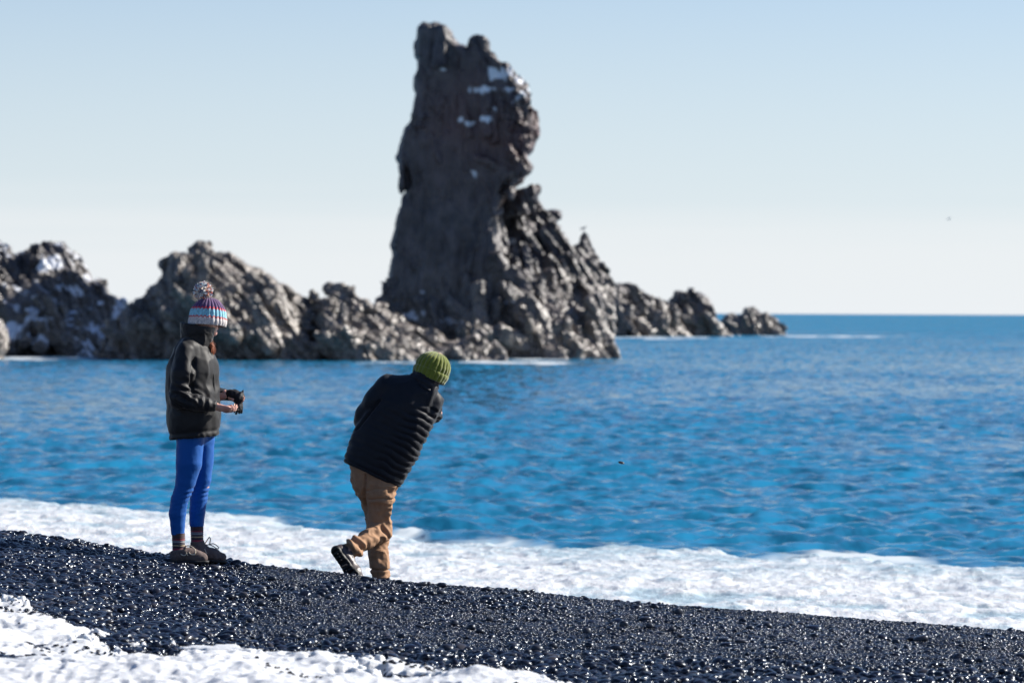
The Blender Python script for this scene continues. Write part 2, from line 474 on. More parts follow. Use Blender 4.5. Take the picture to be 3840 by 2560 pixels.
    ms_ = node(nt, 'ShaderNodeMixShader'); nt.links.new(f2.outputs[0], ms_.inputs[0]); nt.links.new(df.outputs[0], ms_.inputs[1]); nt.links.new(gl.outputs[0], ms_.inputs[2])
    nt.links.new(ms_.outputs[0], nt.nodes['Material Output'].inputs['Surface'])
    # distance rows: finely spaced where the lens sees single waves
    ys = [25.5]
    while ys[-1] < 640: ys.append(ys[-1] + min(max(0.075, 0.0018 * ys[-1]), .42))
    ys = np.array(ys)
    tan = np.concatenate([-np.linspace(1.0, .20, 40)[:-1], np.linspace(-.20, -.137, 130)[:-1], np.linspace(-.137, .137, 820), np.linspace(.137, .20, 130)[1:], np.linspace(.20, 1.0, 40)[1:]])
    X = ys[:, None] * tan[None, :]; Yg = np.repeat(ys[:, None], len(tan), 1)
    dY = np.gradient(ys)[:, None] * np.ones_like(X)
    dX = np.abs(np.gradient(X, axis=1))
    Z = sea_level(X, Yg, np.maximum(dY, dX * 1.2))
    Z -= 0.0 * Z
    foam = np.zeros_like(X)
    px = 1920 + FPX * X / Yg
    # foam washing round the rock feet: (px, Y, half width px, half depth m)
    nz = fbm(X * .45, Yg * .13, 0 * X, 4, 91)
    for (cx, cy, rx, ry, s) in [(150, 229, 330, 10, 1.0), (60, 222, 260, 9, .8), (2090, 231, 240, 10, .95), (1960, 216, 280, 9, .9), (2500, 440, 300, 30, .9), (3150, 478, 330, 14, 1.0),
                                 (1450, 212, 350, 5, .7), (2950, 478, 120, 14, 1.0), (3080, 468, 240, 4, .5)]:
        e = 1 - ((px - cx) / rx) ** 2 - ((Yg - cy) / ry) ** 2
        foam = np.maximum(foam, np.clip(s * .8 * np.clip(e * 1.3, 0, 1) + nz * .95 - .34, 0, .5) * 2 * np.clip(e * 6, 0, 1))
    nz2 = fbm(X * .9, Yg * .35, 0 * X, 4, 92)
    d = Yg - foam_Y(np.clip(px, -4000, 8000))
    foam = np.maximum(foam, np.clip((1.0 - np.abs(d - .2) * .55) + nz2 * 2.0 - .95, 0, 1))
    o = mesh_obj('sea', np.stack([X, Yg, Z], -1).reshape(-1, 3), grid_quads(len(ys), len(tan)), m, attrs={'foam': foam.ravel()})
    tag(o, 'blue sea with short choppy waves', kind='structure')
    # open water out to the horizon and round the sides, a little below the modelled waves
    yy = np.concatenate([[-200, 20], np.geomspace(500, 52000, 160)])
    xx = np.concatenate([-np.geomspace(30, 52000, 40)[::-1], np.linspace(-29, 29, 20), np.geomspace(30, 52000, 40)])
    X, Yg = np.meshgrid(xx, yy)
    Z = np.full_like(X, -0.35) + 0.28 * np.clip((Yg - 630) / 300, 0, 1)
    m2 = m.copy(); m2.name = 'open_sea_water'
    for n_ in m2.node_tree.nodes:
        if n_.type == 'MAP_RANGE' and n_.inputs['From Max'].default_value > 100: n_.inputs['To Max'].default_value = 24
    o2 = mesh_obj('open_sea', np.stack([X, Yg, Z], -1).reshape(-1, 3), grid_quads(len(yy), len(xx)), m2, attrs={'foam': np.zeros(X.size)})
    tag(o2, 'open blue sea reaching the horizon', kind='structure')
make_sea(); clock('sea')

def make_surf():
    m, nt, p = mat_new('sea_foam')
    tc = node(nt, 'ShaderNodeTexCoord')
    at = node(nt, 'ShaderNodeAttribute', _attribute_name='thin_shade')
    mx = node(nt, 'ShaderNodeMix', _data_type='RGBA'); mx.inputs['A'].default_value = (0.64, 0.65, 0.65, 1); mx.inputs['B'].default_value = (0.30, 0.41, 0.46, 1)
    nt.links.new(at.outputs['Fac'], mx.inputs['Factor']); nt.links.new(mx.outputs['Result'], p.inputs['Base Color'])
    n = node(nt, 'ShaderNodeTexNoise', Scale=22.0, Detail=4, Roughness=0.7); nt.links.new(tc.outputs['Object'], n.inputs['Vector'])
    b = node(nt, 'ShaderNodeBump', Strength=0.8, Distance=0.03); nt.links.new(n.outputs['Fac'], b.inputs['Height'])
    nt.links.new(b.outputs[0], p.inputs['Normal'])
    p.inputs['Roughness'].default_value = 0.35
    p.inputs['Subsurface Weight'].default_value = 0.3; p.inputs['Subsurface Radius'].default_value = (.04, .06, .07); p.inputs['Subsurface Scale'].default_value = 1.0
    ys = [25.0]
    while ys[-1] < 63: ys.append(ys[-1] + 0.035 + 0.0012 * (ys[-1] - 25))
    ys = np.array(ys)
    tan = np.concatenate([-np.linspace(1.0, .22, 60)[:-1], np.linspace(-.22, .22, 1000), np.linspace(.22, 1.0, 60)[1:]])
    X = ys[:, None] * tan[None, :]; Yg = np.repeat(ys[:, None], len(tan), 1)
    px = np.clip(1920 + FPX * X / Yg, -4000, 8000)
    n0 = fbm(X * .25, Yg * .30, 0 * X, 3, 31); n1 = fbm(X * 1.0, Yg * 1.0, 0 * X, 4, 32); n2 = fbm(X * 3.0, Yg * 3.6, 0 * X, 4, 33)
    n3 = fbm(X * 11, Yg * 9, 0 * X, 2, 35)
    rg = fbm(X * 2.1 + 3, Yg * 1.3, 0 * X, 3, 34)
    e = foam_Y(px) - Yg + .55 * n1 + .7 * n0 + .30 * n2
    t = 0.035 * np.tanh(e / .5) + 0.015
    inn = np.clip(e / .8, 0, 1)
    Z = 0.02 + t + inn * (0.02 * n0 + 0.030 * n1 + 0.030 * np.maximum(0.45 - np.abs(rg), -.2) + .028 * n2 + .008 * n3)
    Z += 0.018 * np.exp(-((e - .5) / .45) ** 2) * np.clip(1 + n1, 0, 2)
    thin_shade = np.clip((n0 * .5 - n1 * .9 - .8 * n2 - .30) * 1.5, 0, .85)  # blue-grey for thin foam, and for shadow streaks painted into the hollows
    thin_shade = np.maximum(thin_shade, np.clip(.9 - e / .5, 0, .6))
    lace = np.clip(1.1 - e / 3.5, 0, 1) * np.clip(.55 * n2 + .5 * n1 + .25 * n3 + .10, 0, 1) * 2.2
    lace2 = np.clip(.9 * n1 + .6 * n2 - .52, 0, 1) * 1.2
    thin_shade = np.clip(np.maximum(thin_shade, np.maximum(lace, lace2)), 0, .9)
    Q = grid_quads(len(ys), len(tan)); keep = (e.ravel()[Q] > -0.25).any(1)
    o = mesh_obj('surf_foam', np.stack([X, Yg, Z], -1).reshape(-1, 3), Q[keep], m, attrs={'thin_shade': thin_shade.ravel()})
    tag(o, 'wide band of white churning surf foam washing behind the beach crest', 'foam', kind='stuff')
make_surf(); clock('surf')
# ================================================================== ROCKS
def poly_sdf(P, X, Z):
    """signed distance (positive inside) of grid points to a closed polygon"""
    P = np.array(P, float); d = np.full(X.shape, 9e9); ins = np.zeros(X.shape, bool)
    for (x0, z0), (x1, z1) in zip(P, np.roll(P, -1, 0)):
        ex, ez = x1 - x0, z1 - z0
        t = np.clip(((X - x0) * ex + (Z - z0) * ez) / (ex * ex + ez * ez + 1e-12), 0, 1)
        d = np.minimum(d, np.hypot(X - x0 - t * ex, Z - z0 - t * ez))
        c = ((z0 > Z) != (z1 > Z)) & (X < (x1 - x0) * (Z - z0) / np.where(z1 == z0, 1e-9, z1 - z0) + x0)
        ins ^= c
    return np.where(ins, d, -d)
def rock_mat(name, pale=0.0, red=0.0, wet=0.0, base=(0.085, 0.078, 0.070)):
    m, nt, p = mat_new(name)
    geo = node(nt, 'ShaderNodeTexCoord')
    n1 = node(nt, 'ShaderNodeTexNoise', Scale=0.55, Detail=6, Roughness=0.65); nt.links.new(geo.outputs['Object'], n1.inputs['Vector'])
    n2 = node(nt, 'ShaderNodeTexNoise', Scale=1.0, Detail=7, Roughness=0.6); nt.links.new(geo.outputs['Object'], n2.inputs['Vector'])
    cr = node(nt, 'ShaderNodeValToRGB'); e = cr.color_ramp.elements
    e[0].position = 0.34; e[0].position = .36; e[0].color = (base[0] * .45, base[1] * .46, base[2] * .50, 1); e[1].position = .64; e[1].color = (base[0] * 2.6, base[1] * 2.6, base[2] * 2.6, 1)
    nt.links.new(n2.outputs['Fac'], cr.inputs[0])
    at = node(nt, 'ShaderNodeAttribute', _attribute_name='tint')
    mr = node(nt, 'ShaderNodeMix', _data_type='RGBA'); mr.inputs['B'].default_value = (0.070, 0.030, 0.026, 1)
    nt.links.new(at.outputs['Fac'], mr.inputs['Factor']); nt.links.new(cr.outputs[0], mr.inputs['A'])
    if pale:                                                    # bleached, salt-crusted band above the waterline, its pale tone also painting in sunlight
        wp = node(nt, 'ShaderNodeAttribute', _attribute_name='wet'); n5 = node(nt, 'ShaderNodeMath', _operation='MULTIPLY'); n5.inputs[1].default_value = pale
        nt.links.new(wp.outputs['Fac'], n5.inputs[0])
        mp_ = node(nt, 'ShaderNodeMix', _data_type='RGBA'); mp_.inputs['B'].default_value = (0.16, 0.135, 0.11, 1)
        nt.links.new(n5.outputs[0], mp_.inputs['Factor']); nt.links.new(mr.outputs['Result'], mp_.inputs['A']); mr = mp_
    sn = node(nt, 'ShaderNodeAttribute', _attribute_name='snow')
    ms = node(nt, 'ShaderNodeMix', _data_type='RGBA'); ms.inputs['B'].default_value = (0.60, 0.62, 0.66, 1)
    nt.links.new(sn.outputs['Fac'], ms.inputs['Factor']); nt.links.new(mr.outputs['Result'], ms.inputs['A'])
    nt.links.new(ms.outputs['Result'], p.inputs['Base Color'])
    b = node(nt, 'ShaderNodeBump', Strength=0.9, Distance=0.25); nt.links.new(n2.outputs['Fac'], b.inputs['Height']); nt.links.new(b.outputs[0], p.inputs['Normal'])
    wt = node(nt, 'ShaderNodeAttribute', _attribute_name='wet')
    rr = node(nt, 'ShaderNodeMapRange'); rr.inputs['To Min'].default_value = 0.5; rr.inputs['To Max'].default_value = 0.30; p.inputs['Specular IOR Level'].default_value = .65
    nt.links.new(wt.outputs['Fac'], rr.inputs['Value']); nt.links.new(rr.outputs[0], p.inputs['Roughness'])
    return m
def biggest(V, Q):
    """drop loose crumbs: keep only connected pieces of some size"""
    L = np.arange(len(V))
    for _ in range(60):
        m = L[Q].min(1); L2 = L.copy()
        for k in range(4): np.minimum.at(L2, Q[:, k], m)
        L2 = L2[L2]; L2 = L2[L2]
        if (L2 == L).all(): break
        L = L2
    cnt = np.bincount(L, minlength=len(V)); keep = cnt[L] > len(V) * .04
    idx = np.cumsum(keep) - 1
    return V[keep], idx[Q[keep[Q[:, 0]]]].astype(np.int32)
def rock(name, vols, h, mat, label, cat='rock', lean=(0.55, -0.83), jag=1.0, cell=1.5, seed=1, snow=None, tint=None, flute=None, slab=1.0, dens=3.0, style=None):
    """vols: list of dicts poly (photo outline points), Y (distance of its ridge), kf=(a,b) front swell, kb back swell, plane=(px, depth, slope) flat front face"""
    lo = np.array([9e9] * 3); hi = -lo
    prep = []
    for v in vols:
        Y0 = v['Y']; P = [((px - 1920) / FPX * Y0, CAM_H - (py - hz(px)) / FPX * Y0) for px, py in v['poly']]
        A = np.array(P); R = v.get('deep', 12)
        lo = np.minimum(lo, [A[:, 0].min() - 1, Y0 - R, -1.2]); hi = np.maximum(hi, [A[:, 0].max() + 1, Y0 + v.get('back', 6), A[:, 1].max() + 1])
        prep.append((v, P))
    G = Field(lo, hi, h)
    X2, Z2 = np.meshgrid(G.x.ravel(), G.z.ravel(), indexing='ij')
    f = None; smax_ = None
    for v, P in prep:
        s = poly_sdf(P, X2, Z2)
        smax_ = s if smax_ is None else np.maximum(smax_, s)
        sp = np.maximum(s, 0)
        a, b = v['kf']
        nn = fbm(X2 * .35 + v['Y'], Z2 * .25, 0 * X2, 3, seed + 40)
        Tf = a * np.sqrt(sp) + b * sp * (1 + .45 * nn)
        if 'plane' in v:
            px0, dep, sl = v['plane']; xr = (px0 - 1920) / FPX * v['Y']
            lim = dep + sl * (X2 - xr) + v.get('foot', 0) * np.clip((v.get('fz', 6) - Z2), 0, 99)
            Tf = np.minimum(Tf, np.maximum(lim, .3))
        Tb = v.get('kb', 1.5) * np.sqrt(sp) + .25 * sp
        s3, Tf3, Tb3 = s[:, None, :], Tf[:, None, :], Tb[:, None, :]
        yy = G.y - v['Y']
        g = np.maximum(np.maximum(-yy - Tf3, yy - Tb3) * 0.6, -s3)
        f = g if f is None else np.minimum(f, g)
    # fractured slabs: tapering angular blocks set into the surface, long side along the strata
    f = f.astype(np.float32) + np.float32(.10 * cell)
    V, Q = G.mesh(f); N = vnormals(V, Q)
    if len(V) == 0: raise RuntimeError(name)
    rr = np.random.default_rng(seed + 500)
    ok = np.where((N[:, 1] < .35) & (V[:, 2] > -.8))[0]
    nb = int(len(ok) * h * h * dens / (cell * cell))
    for i in rr.choice(ok, nb):
        pos, n = V[i].astype(float), N[i].astype(float)
        pxi = 1920 + FPX * pos[0] / pos[1]
        s_, prot, ld = 1.0, 1.0, lean
        if style:
            st_ = style(pxi, hz(pxi) + (CAM_H - pos[2]) / pos[1] * FPX, rr)
            if st_ is None: continue
            s_, prot, ld = st_
        a = np.array((ld[0] + rr.normal(0, .16), rr.normal(0, .15), ld[1] + rr.normal(0, .12))); a -= n * (a @ n) * .85; a /= np.linalg.norm(a) + 1e-9
        c_ = n + rr.normal(0, .34, 3) + np.array((.85, -.05, .45)) * rr.choice([1, 1, 1, 0, -.3]); c_ -= a * (a @ c_); c_ /= np.linalg.norm(c_) + 1e-9
        b_ = np.cross(a, c_)
        k = cell * s_ * min(math.exp(rr.normal(0, .38)), 1.6)
        ha, hb, hc = k * rr.uniform(.8, 1.8), k * rr.uniform(.16, .34), k * rr.uniform(.20, .42)
        ctr = pos + n * hc * rr.uniform(-.75, .30) * prot - n * (1 - prot) * hc * .9
        R_ = ha * 1.05
        i0 = np.maximum(((ctr - R_ - G.lo) / h).astype(int), 0); i1 = np.minimum(((ctr + R_ - G.lo) / h).astype(int) + 2, f.shape)
        if (i1 <= i0).any(): continue
        x = G.x[i0[0]:i1[0]] - ctr[0]; y = G.y[:, i0[1]:i1[1]] - ctr[1]; z = G.z[:, :, i0[2]:i1[2]] - ctr[2]
        qa = x * a[0] + y * a[1] + z * a[2]; qb = x * b_[0] + y * b_[1] + z * b_[2]; qc = x * c_[0] + y * c_[1] + z * c_[2]
        tp = 1 - .55 * np.clip(.5 - qa / (2 * ha), 0, 1)          # narrower toward the upper end
        g = np.maximum(np.maximum(np.abs(qb) - hb * tp, np.abs(qc) - hc * tp), np.abs(qa) - ha)
        sl = (slice(i0[0], i1[0]), slice(i0[1], i1[1]), slice(i0[2], i1[2]))
        f[sl] = np.minimum(f[sl], g)
    f = np.maximum(f, -(smax_ - .08 + .42 * cell * np.clip(fbm(X2 * 1.3 / cell, Z2 * 1.3 / cell, 0 * X2, 3, seed + 77), -.15, .6))[:, None, :].astype(np.float32))
    V, Q = biggest(*G.mesh(f))
    N = vnormals(V, Q)
    # fracture: slab directions lean like the strata seen in the photo
    lx, lz = lean; L = math.hypot(lx, lz); lx /= L; lz /= L
    u = V[:, 0] * lx + V[:, 2] * lz; w = -V[:, 0] * lz + V[:, 2] * lx; y = V[:, 1]
    wx = .5 * fbm(V[:, 0] * .4, y * .4, V[:, 2] * .4, 2, seed + 9)
    front = np.clip(-N[:, 1] * 1.6 + .25, 0.12, 1)
    f1, e1 = facet(u / (cell * 3.0) + wx, w / (cell * 1.1) + wx, y / (cell * 1.7), seed)
    f2, e2 = facet(u / (cell * 1.1), w / (cell * .42) + wx, y / (cell * .6), seed + 50)
    f3, e3 = facet(u / (cell * .42), w / (cell * .2), y / (cell * .25), seed + 90)
    D = jag * cell * (0.16 * f1 + 0.10 * f2 + 0.06 * f3)
    D -= jag * cell * 0.05 * np.clip(1 - e1 / .10, 0, 1) + jag * .03 * cell * np.clip(1 - e2 / .12, 0, 1)
    # tilted slabs: gentle side faces up and to the right, then a sharp step into a crack
    wob = fbm(u * .22, w * .45, y * .3, 3, seed + 21)
    ph = w / (cell * .95) + 1.25 * wob; saw = ph - np.floor(ph)
    ph2 = w / (cell * .38) + 1.1 * wob + fbm(u * .6, w * .9, y * .8, 2, seed + 22); saw2 = ph2 - np.floor(ph2)
    amp = np.clip(.65 + .9 * fbm(u * .3, w * .3, y * .3, 2, seed + 23), .1, 1.3)
    D = D + jag * cell * slab * amp * (.16 * (.5 - saw) + .08 * (.5 - saw2))
    D = D * (0.22 + 0.78 * front)
    if flute:
        fl = fbm(V[:, 0] * 1.6, y * .9, V[:, 2] * .18, 4, seed + 3)
        zz = np.clip(flute(V), 0, 1)
        D = D * (1 - .8 * zz) + zz * .22 * fl
    V2 = V + N * D[:, None] + np.stack([0 * D, 0 * D, 0.0 * D], -1)
    # push slabs sideways too so that cracks throw shadow
    V2[:, 0] += jag * cell * .06 * f2 * front
    N2 = vnormals(V2, Q)
    px = 1920 + FPX * V2[:, 0] / V2[:, 1]; py = hz(px) + (CAM_H - V2[:, 2]) / V2[:, 1] * FPX
    sn = snow(px, py, N2, V2) if snow else np.zeros(len(V2))
    ti = tint(px, py, V2) if tint else np.zeros(len(V2))
    wet = np.clip(1 - (V2[:, 2] - 1.5) / 5, 0, 1)
    c = np.array([V2[:, 0].mean(), V2[:, 1].mean(), 0], np.float32)
    o = mesh_obj(name, V2 - c, Q, mat, smooth=False, attrs={'snow': np.clip(sn, 0, 1), 'tint': np.clip(ti, 0, 1), 'wet': wet}, loc=Vector(c.tolist()))
    tag(o, label, cat)
    clock(name + ' %d' % len(V2))
    return o
rk = rock_mat('basalt_rock', pale=.75, base=(.026, .022, .023)); rk2 = rock_mat('bleached_rock', pale=.5, base=(.075, .064, .054))
def sn_noise(V, sc, seed): return fbm(V[:, 0] * sc, V[:, 1] * sc, V[:, 2] * sc, 3, seed)

# the tall stack with its stepped shoulder running down to the right
stack_col = [(1427, 1140), (1445, 1102), (1454, 1048), (1460, 986), (1472, 968), (1467, 923), (1474, 870), (1483, 825), (1496, 780), (1514, 748), (1521, 685), (1514, 645), (1492, 627), (1476, 605),
             (1472, 587), (1487, 573), (1494, 533), (1509, 489), (1532, 448), (1543, 399), (1552, 355), (1543, 332), (1545, 292), (1559, 265), (1559, 239), (1550, 172), (1554, 118), (1572, 105),
             (1599, 93), (1634, 93), (1666, 107), (1692, 127), (1715, 149), (1719, 165), (1755, 181), (1773, 167), (1791, 160), (1813, 178), (1826, 198), (1849, 225), (1867, 245), (1893, 256),
             (1911, 250), (1925, 270), (1942, 288), (1965, 301), (1983, 319), (1980, 355), (1980, 399), (1983, 431), (2005, 453), (1998, 475), (2009, 498), (1994, 529), (1992, 551), (2003, 569),
             (1983, 587), (1983, 602), (2005, 625), (1992, 658), (1955, 681), (1924, 704), (1896, 740), (1872, 800), (1890, 900), (1930, 1050), (1990, 1250), (2030, 1460), (1380, 1460), (1400, 1250)]
shoulder = [(1915, 748), (1945, 719), (1983, 718), (2012, 730), (2012, 763), (2050, 785), (2072, 780), (2112, 789), (2112, 827), (2094, 834), (2099, 861), (2117, 879), (2134, 896), (2143, 914), (2161, 914),
            (2168, 883), (2188, 870), (2215, 888), (2224, 914), (2237, 950), (2244, 968), (2250, 990), (2273, 1026), (2290, 1057), (2302, 1110), (2310, 1190), (2300, 1300), (2300, 1460),
            (1650, 1460), (1700, 1330), (1770, 1150), (1800, 1010), (1820, 900), (1850, 800), (1888, 765)]
foot = [(1800, 1195), (1815, 1122), (1850, 1150), (1890, 1200), (1930, 1190), (1960, 1130), (2020, 1080), (2080, 1130), (2150, 1180), (2240, 1240), (2285, 1260), (2290, 1460), (1700, 1460), (1740, 1290)]
def stack_snow(px, py, N, V):
    s = np.zeros(len(V)); n = sn_noise(V, .9, 5); n2 = sn_noise(V, 2.2, 6)
    for cx, cy, rx, ry, k in [(1870, 280, 48, 26, 1), (1822, 336, 78, 13, 1), (1762, 464, 22, 8, .9), (1812, 447, 34, 12, 1), (1950, 306, 26, 14, .8), (1962, 345, 20, 16, .8), (1930, 385, 20, 20, .7), (1848, 262, 30, 10, .8), (1720, 450, 12, 8, .6), (1776, 648, 7, 14, 1.2),
                              (1918, 905, 14, 12, 1.2), (1542, 1178, 36, 15, 1.0), (1700, 1205, 36, 12, .7), (1583, 1092, 8, 6, .6), (1915, 1132, 18, 8, .7), (1655, 258, 14, 6, .5), (1850, 410, 12, 10, .6)]:
        e = 1 - np.sqrt(((px - cx - 6 * n) / rx) ** 2 + ((py - cy - .18 * (px - cx) * (1 if cy == 455 else 0) * -1.4) / ry) ** 2)
        s = np.maximum(s, np.clip((e * 1.5 * k + 1.1 * n2 - .18) * 4, 0, 1) * (e > -.35))
    return s * (N[:, 2] > -.35)
def stack_tint(px, py, V):
    n = sn_noise(V, .25, 12)
    t = np.clip(1 - np.abs(py - 480) / 330, 0, 1) * np.clip((px - 1480) / 260, .25, 1)
    return np.clip(t * (1.1 + .6 * n), 0, .95)
def stack_style(px, py, rr):
    if px < 1900 and py > 430 and py < 1150 and rr.uniform() < .72: return None
    if py <= 430 and rr.uniform() < .35: return None
    if px < 1905 and py > 480 and py < 1180: return (.8, .25, (.03, -1)) if px < 1890 else (.7, .6, (.1, -1))
    if py <= 480: return (.75, .55, (.25, -.9))
    if py < 1000 and px > 1900: return .85, .9, (.45, -.9)
    return 1.15, 1.1, (.5, -.86)
rock('sea_stack', [dict(poly=stack_col, Y=246, kf=(6.5, .9), kb=2.6, plane=(1950, 6.2, .34), foot=.10, fz=10, deep=12, back=9),
                   dict(poly=shoulder, Y=248, kf=(1.4, .58), kb=1.6, deep=16, back=7),
                   dict(poly=foot, Y=240, kf=(.9, 1.5), kb=1.6, deep=11, back=4)], .14, rk,
     'tall dark sea stack with snowy ledges, overhanging left and right edges and a stepped shoulder', 'sea stack', cell=1.5, seed=11, snow=stack_snow, tint=stack_tint,
     style=stack_style, flute=lambda V: np.where((V[:, 0] / V[:, 1] * FPX + 1920) < 1900, 1, .0) * np.clip((V[:, 2] - 1.0) / 3, 0, 1), jag=.85)

rock('rocky_ridge', [dict(poly=[(330, 1460), (380, 1290), (430, 1200), (489, 1148), (510, 1130), (544, 1109), (570, 1075), (595, 1054), (602, 1007), (616, 978), (655, 946), (680, 948), (702, 952), (723, 926), (761, 914),
                                (787, 926), (816, 939), (850, 941), (889, 956), (914, 975), (949, 994), (983, 1007), (1004, 1033), (1034, 1048), (1072, 1065), (1119, 1097), (1132, 1105), (1170, 1118),
                                (1200, 1180), (1230, 1260), (1270, 1460)], Y=228, kf=(1.3, 1.55), kb=1.8, deep=15, back=6)], .12, rk2,
     'jagged grey rock ridge behind the standing woman, sloping down to the right', 'rock', cell=1.25, seed=22, lean=(.5, -.86), jag=.95)
rock('rocky_ridge', [dict(poly=[(1120, 1460), (1160, 1250), (1172, 1100), (1200, 1112), (1222, 1106), (1229, 1109), (1236, 1071), (1285, 1067), (1310, 1067), (1327, 1058), (1338, 1071), (1342, 1101), (1361, 1114),
                                (1382, 1114), (1395, 1131), (1421, 1143), (1444, 1140), (1476, 1173), (1544, 1207), (1608, 1233), (1672, 1267), (1757, 1267), (1800, 1245), (1850, 1290), (1890, 1330), (1900, 1460)],
                           Y=227, kf=(1.0, 1.6), kb=1.4, deep=12, back=4)], .12, rk2,
     'low sunlit rock ridge in front of the stack foot, notched at its left end', 'rock', cell=1.1, seed=33, lean=(.62, -.78), jag=.95)
def left_snow(px, py, N, V):
    n = sn_noise(V, .55, 7); n2 = sn_noise(V, 1.7, 8)
    s = n * .9 + n2 * .7 + N[:, 2] * .9 - .88
    for cx, cy, rx, ry in [(195, 985, 45, 30), (165, 1005, 30, 18), (290, 1095, 24, 18), (45, 1240, 40, 40), (445, 1185, 30, 20), (120, 1165, 24, 14), (452, 1150, 26, 12), (375, 1140, 16, 16), (62, 1155, 14, 14)]:
        s = np.maximum(s, (1 - ((px - cx) / rx) ** 2 - ((py - cy) / ry) ** 2) * 1.0 + .6 * n2 - .05)
    return np.clip(s * 5, 0, 1) * (N[:, 2] > -.3)
rock('rocky_outcrop', [dict(poly=[(-420, 1460), (-400, 1100), (-330, 980), (-200, 900), (-60, 880), (0, 905), (21, 918), (43, 943), (64, 948), (85, 941), (149, 935), (170, 918), (200, 907), (238, 914), (255, 931),
                                  (266, 946), (278, 938), (283, 969), (302, 977), (310, 1003), (340, 1037), (356, 1050), (374, 1039), (395, 1050), (404, 1080), (421, 1107), (446, 1109), (478, 1103), (486, 1135), (500, 1200), (540, 1460)],
                             Y=243, kf=(1.3, 1.25), kb=1.8, deep=16, back=6)], .14, rk,
     'dark jagged outcrop dotted with snow patches at the left side of the cove', 'rock', cell=1.0, seed=44, snow=left_snow, lean=(.35, -.94), jag=1.0)
rock('rocky_outcrop', [dict(poly=[(-500, 1480), (-480, 1150), (-300, 1080), (-120, 1120), (-30, 1180), (8, 1195), (16, 1240), (24, 1300), (22, 1345), (40, 1480)], Y=221, kf=(1.0, 1.0), kb=1.4, deep=8, back=4)], .16, rk,
     'edge of a low brown rock cut off by the left side of the picture', 'rock', cell=1.0, seed=55)
rock('rocky_islet', [dict(poly=[(2180, 1330), (2250, 1120), (2307, 1063), (2359, 1059), (2396, 1081), (2455, 1111), (2499, 1122), (2530, 1170), (2570, 1230), (2600, 1262), (2620, 1300)], Y=468, kf=(1.3, 1.3), kb=1.8, deep=17, back=6)], .26, rk,
     'dark rocky hump just right of the sea stack, lower slopes catching sun', 'rock', cell=2.0, seed=66)
rock('rocky_islet', [dict(poly=[(2470, 1300), (2500, 1150), (2514, 1118), (2544, 1092), (2580, 1094), (2618, 1089), (2655, 1111), (2681, 1148), (2684, 1185), (2714, 1215), (2732, 1244), (2745, 1300)], Y=474, kf=(1.2, 1.1), kb=1.8, deep=15, back=6)], .26, rk,
     'rounded dark rock with a flat knobbly top between the hump and the last islet', 'rock', cell=1.9, seed=77)
rock('rocky_islet', [dict(poly=[(2680, 1300), (2700, 1203), (2744, 1178), (2781, 1174), (2788, 1159), (2840, 1159), (2862, 1178), (2899, 1181), (2921, 1207), (2943, 1237), (2960, 1300)], Y=500, kf=(1.2, 1.0), kb=1.8, deep=10, back=6)], .24, rk,
     'small dark flat-topped islet, farthest right of all the rocks', 'rock', cell=1.6, seed=88, jag=.8)

# gull on the pinnacle
def gull(name, p, s, label, fly=False):
    G = Field((-.4 * s, -.5 * s, -.15 * s), (.4 * s, .5 * s, .42 * s), .012 * s)
    f = G.chain([(-.20 * s, 0, .16 * s, .02 * s), (-.06 * s, 0, .17 * s, .065 * s), (.08 * s, 0, .20 * s, .06 * s), (.14 * s, 0, .27 * s, .035 * s)], sm=.03 * s)
    f = smin(f, G.ell((.165 * s, 0, .31 * s), (.045 * s, .035 * s, .036 * s)), .02 * s)
    if fly:
        for q in (-1, 1):
            f = smin(f, G.chain([(.04 * s, q * .04 * s, .2 * s, .03 * s), (.06 * s, q * .24 * s, .27 * s, .025 * s), (-.04 * s, q * .45 * s, .2 * s, .012 * s)], k=(1, 1, 1.6), sm=.02 * s), .02 * s)
    else:
        for q in (-1, 1):
            f = smin(f, G.cone((.06 * s, q * .045 * s, .2 * s), (-.22 * s, q * .02 * s, .14 * s), .035 * s, .01 * s, (1, 1.8, 1)), .01 * s)
    V, Q = G.mesh(f)
    body = mesh_obj(name, V, Q, cloth('gull_grey', (.33, .34, .35, 1), weave=60), loc=p)
    G2 = Field((.15 * s, -.03 * s, .27 * s), (.27 * s, .03 * s, .34 * s), .006 * s)
    V, Q = G2.mesh(G2.cone((.19 * s, 0, .31 * s), (.25 * s, 0, .295 * s), .013 * s, .005 * s))
    mesh_obj('beak', V, Q, cloth('beak_yellow', (.6, .38, .05, 1), weave=60), body)
    if not fly:
        for q in (-1, 1):
            G3 = Field((-.06 * s, -.08 * s, -.03 * s), (.08 * s, .08 * s, .16 * s), .006 * s)
            g = np.minimum(G3.cone((0, q * .03 * s, .13 * s), (0, q * .03 * s, 0), .008 * s, .007 * s), G3.cone((0, q * .03 * s, 0), (.05 * s, q * .03 * s, -.005 * s), .01 * s, .008 * s))
            V, Q = G3.mesh(g); mesh_obj('leg', V, Q, cloth('leg_pink', (.5, .25, .22, 1), weave=60), body)
    tag(body, label, 'bird')
    return body
gull('gull', spot(2185, 867, 249), 1.0, 'gull standing on the tip of the rounded pinnacle right of the stack')
gull('gull', spot(3556, 818, 300) - Vector((0, 0, .2)), .75, 'tiny pale gull flying in the sky far right above the sea', fly=True)
clock('gulls')
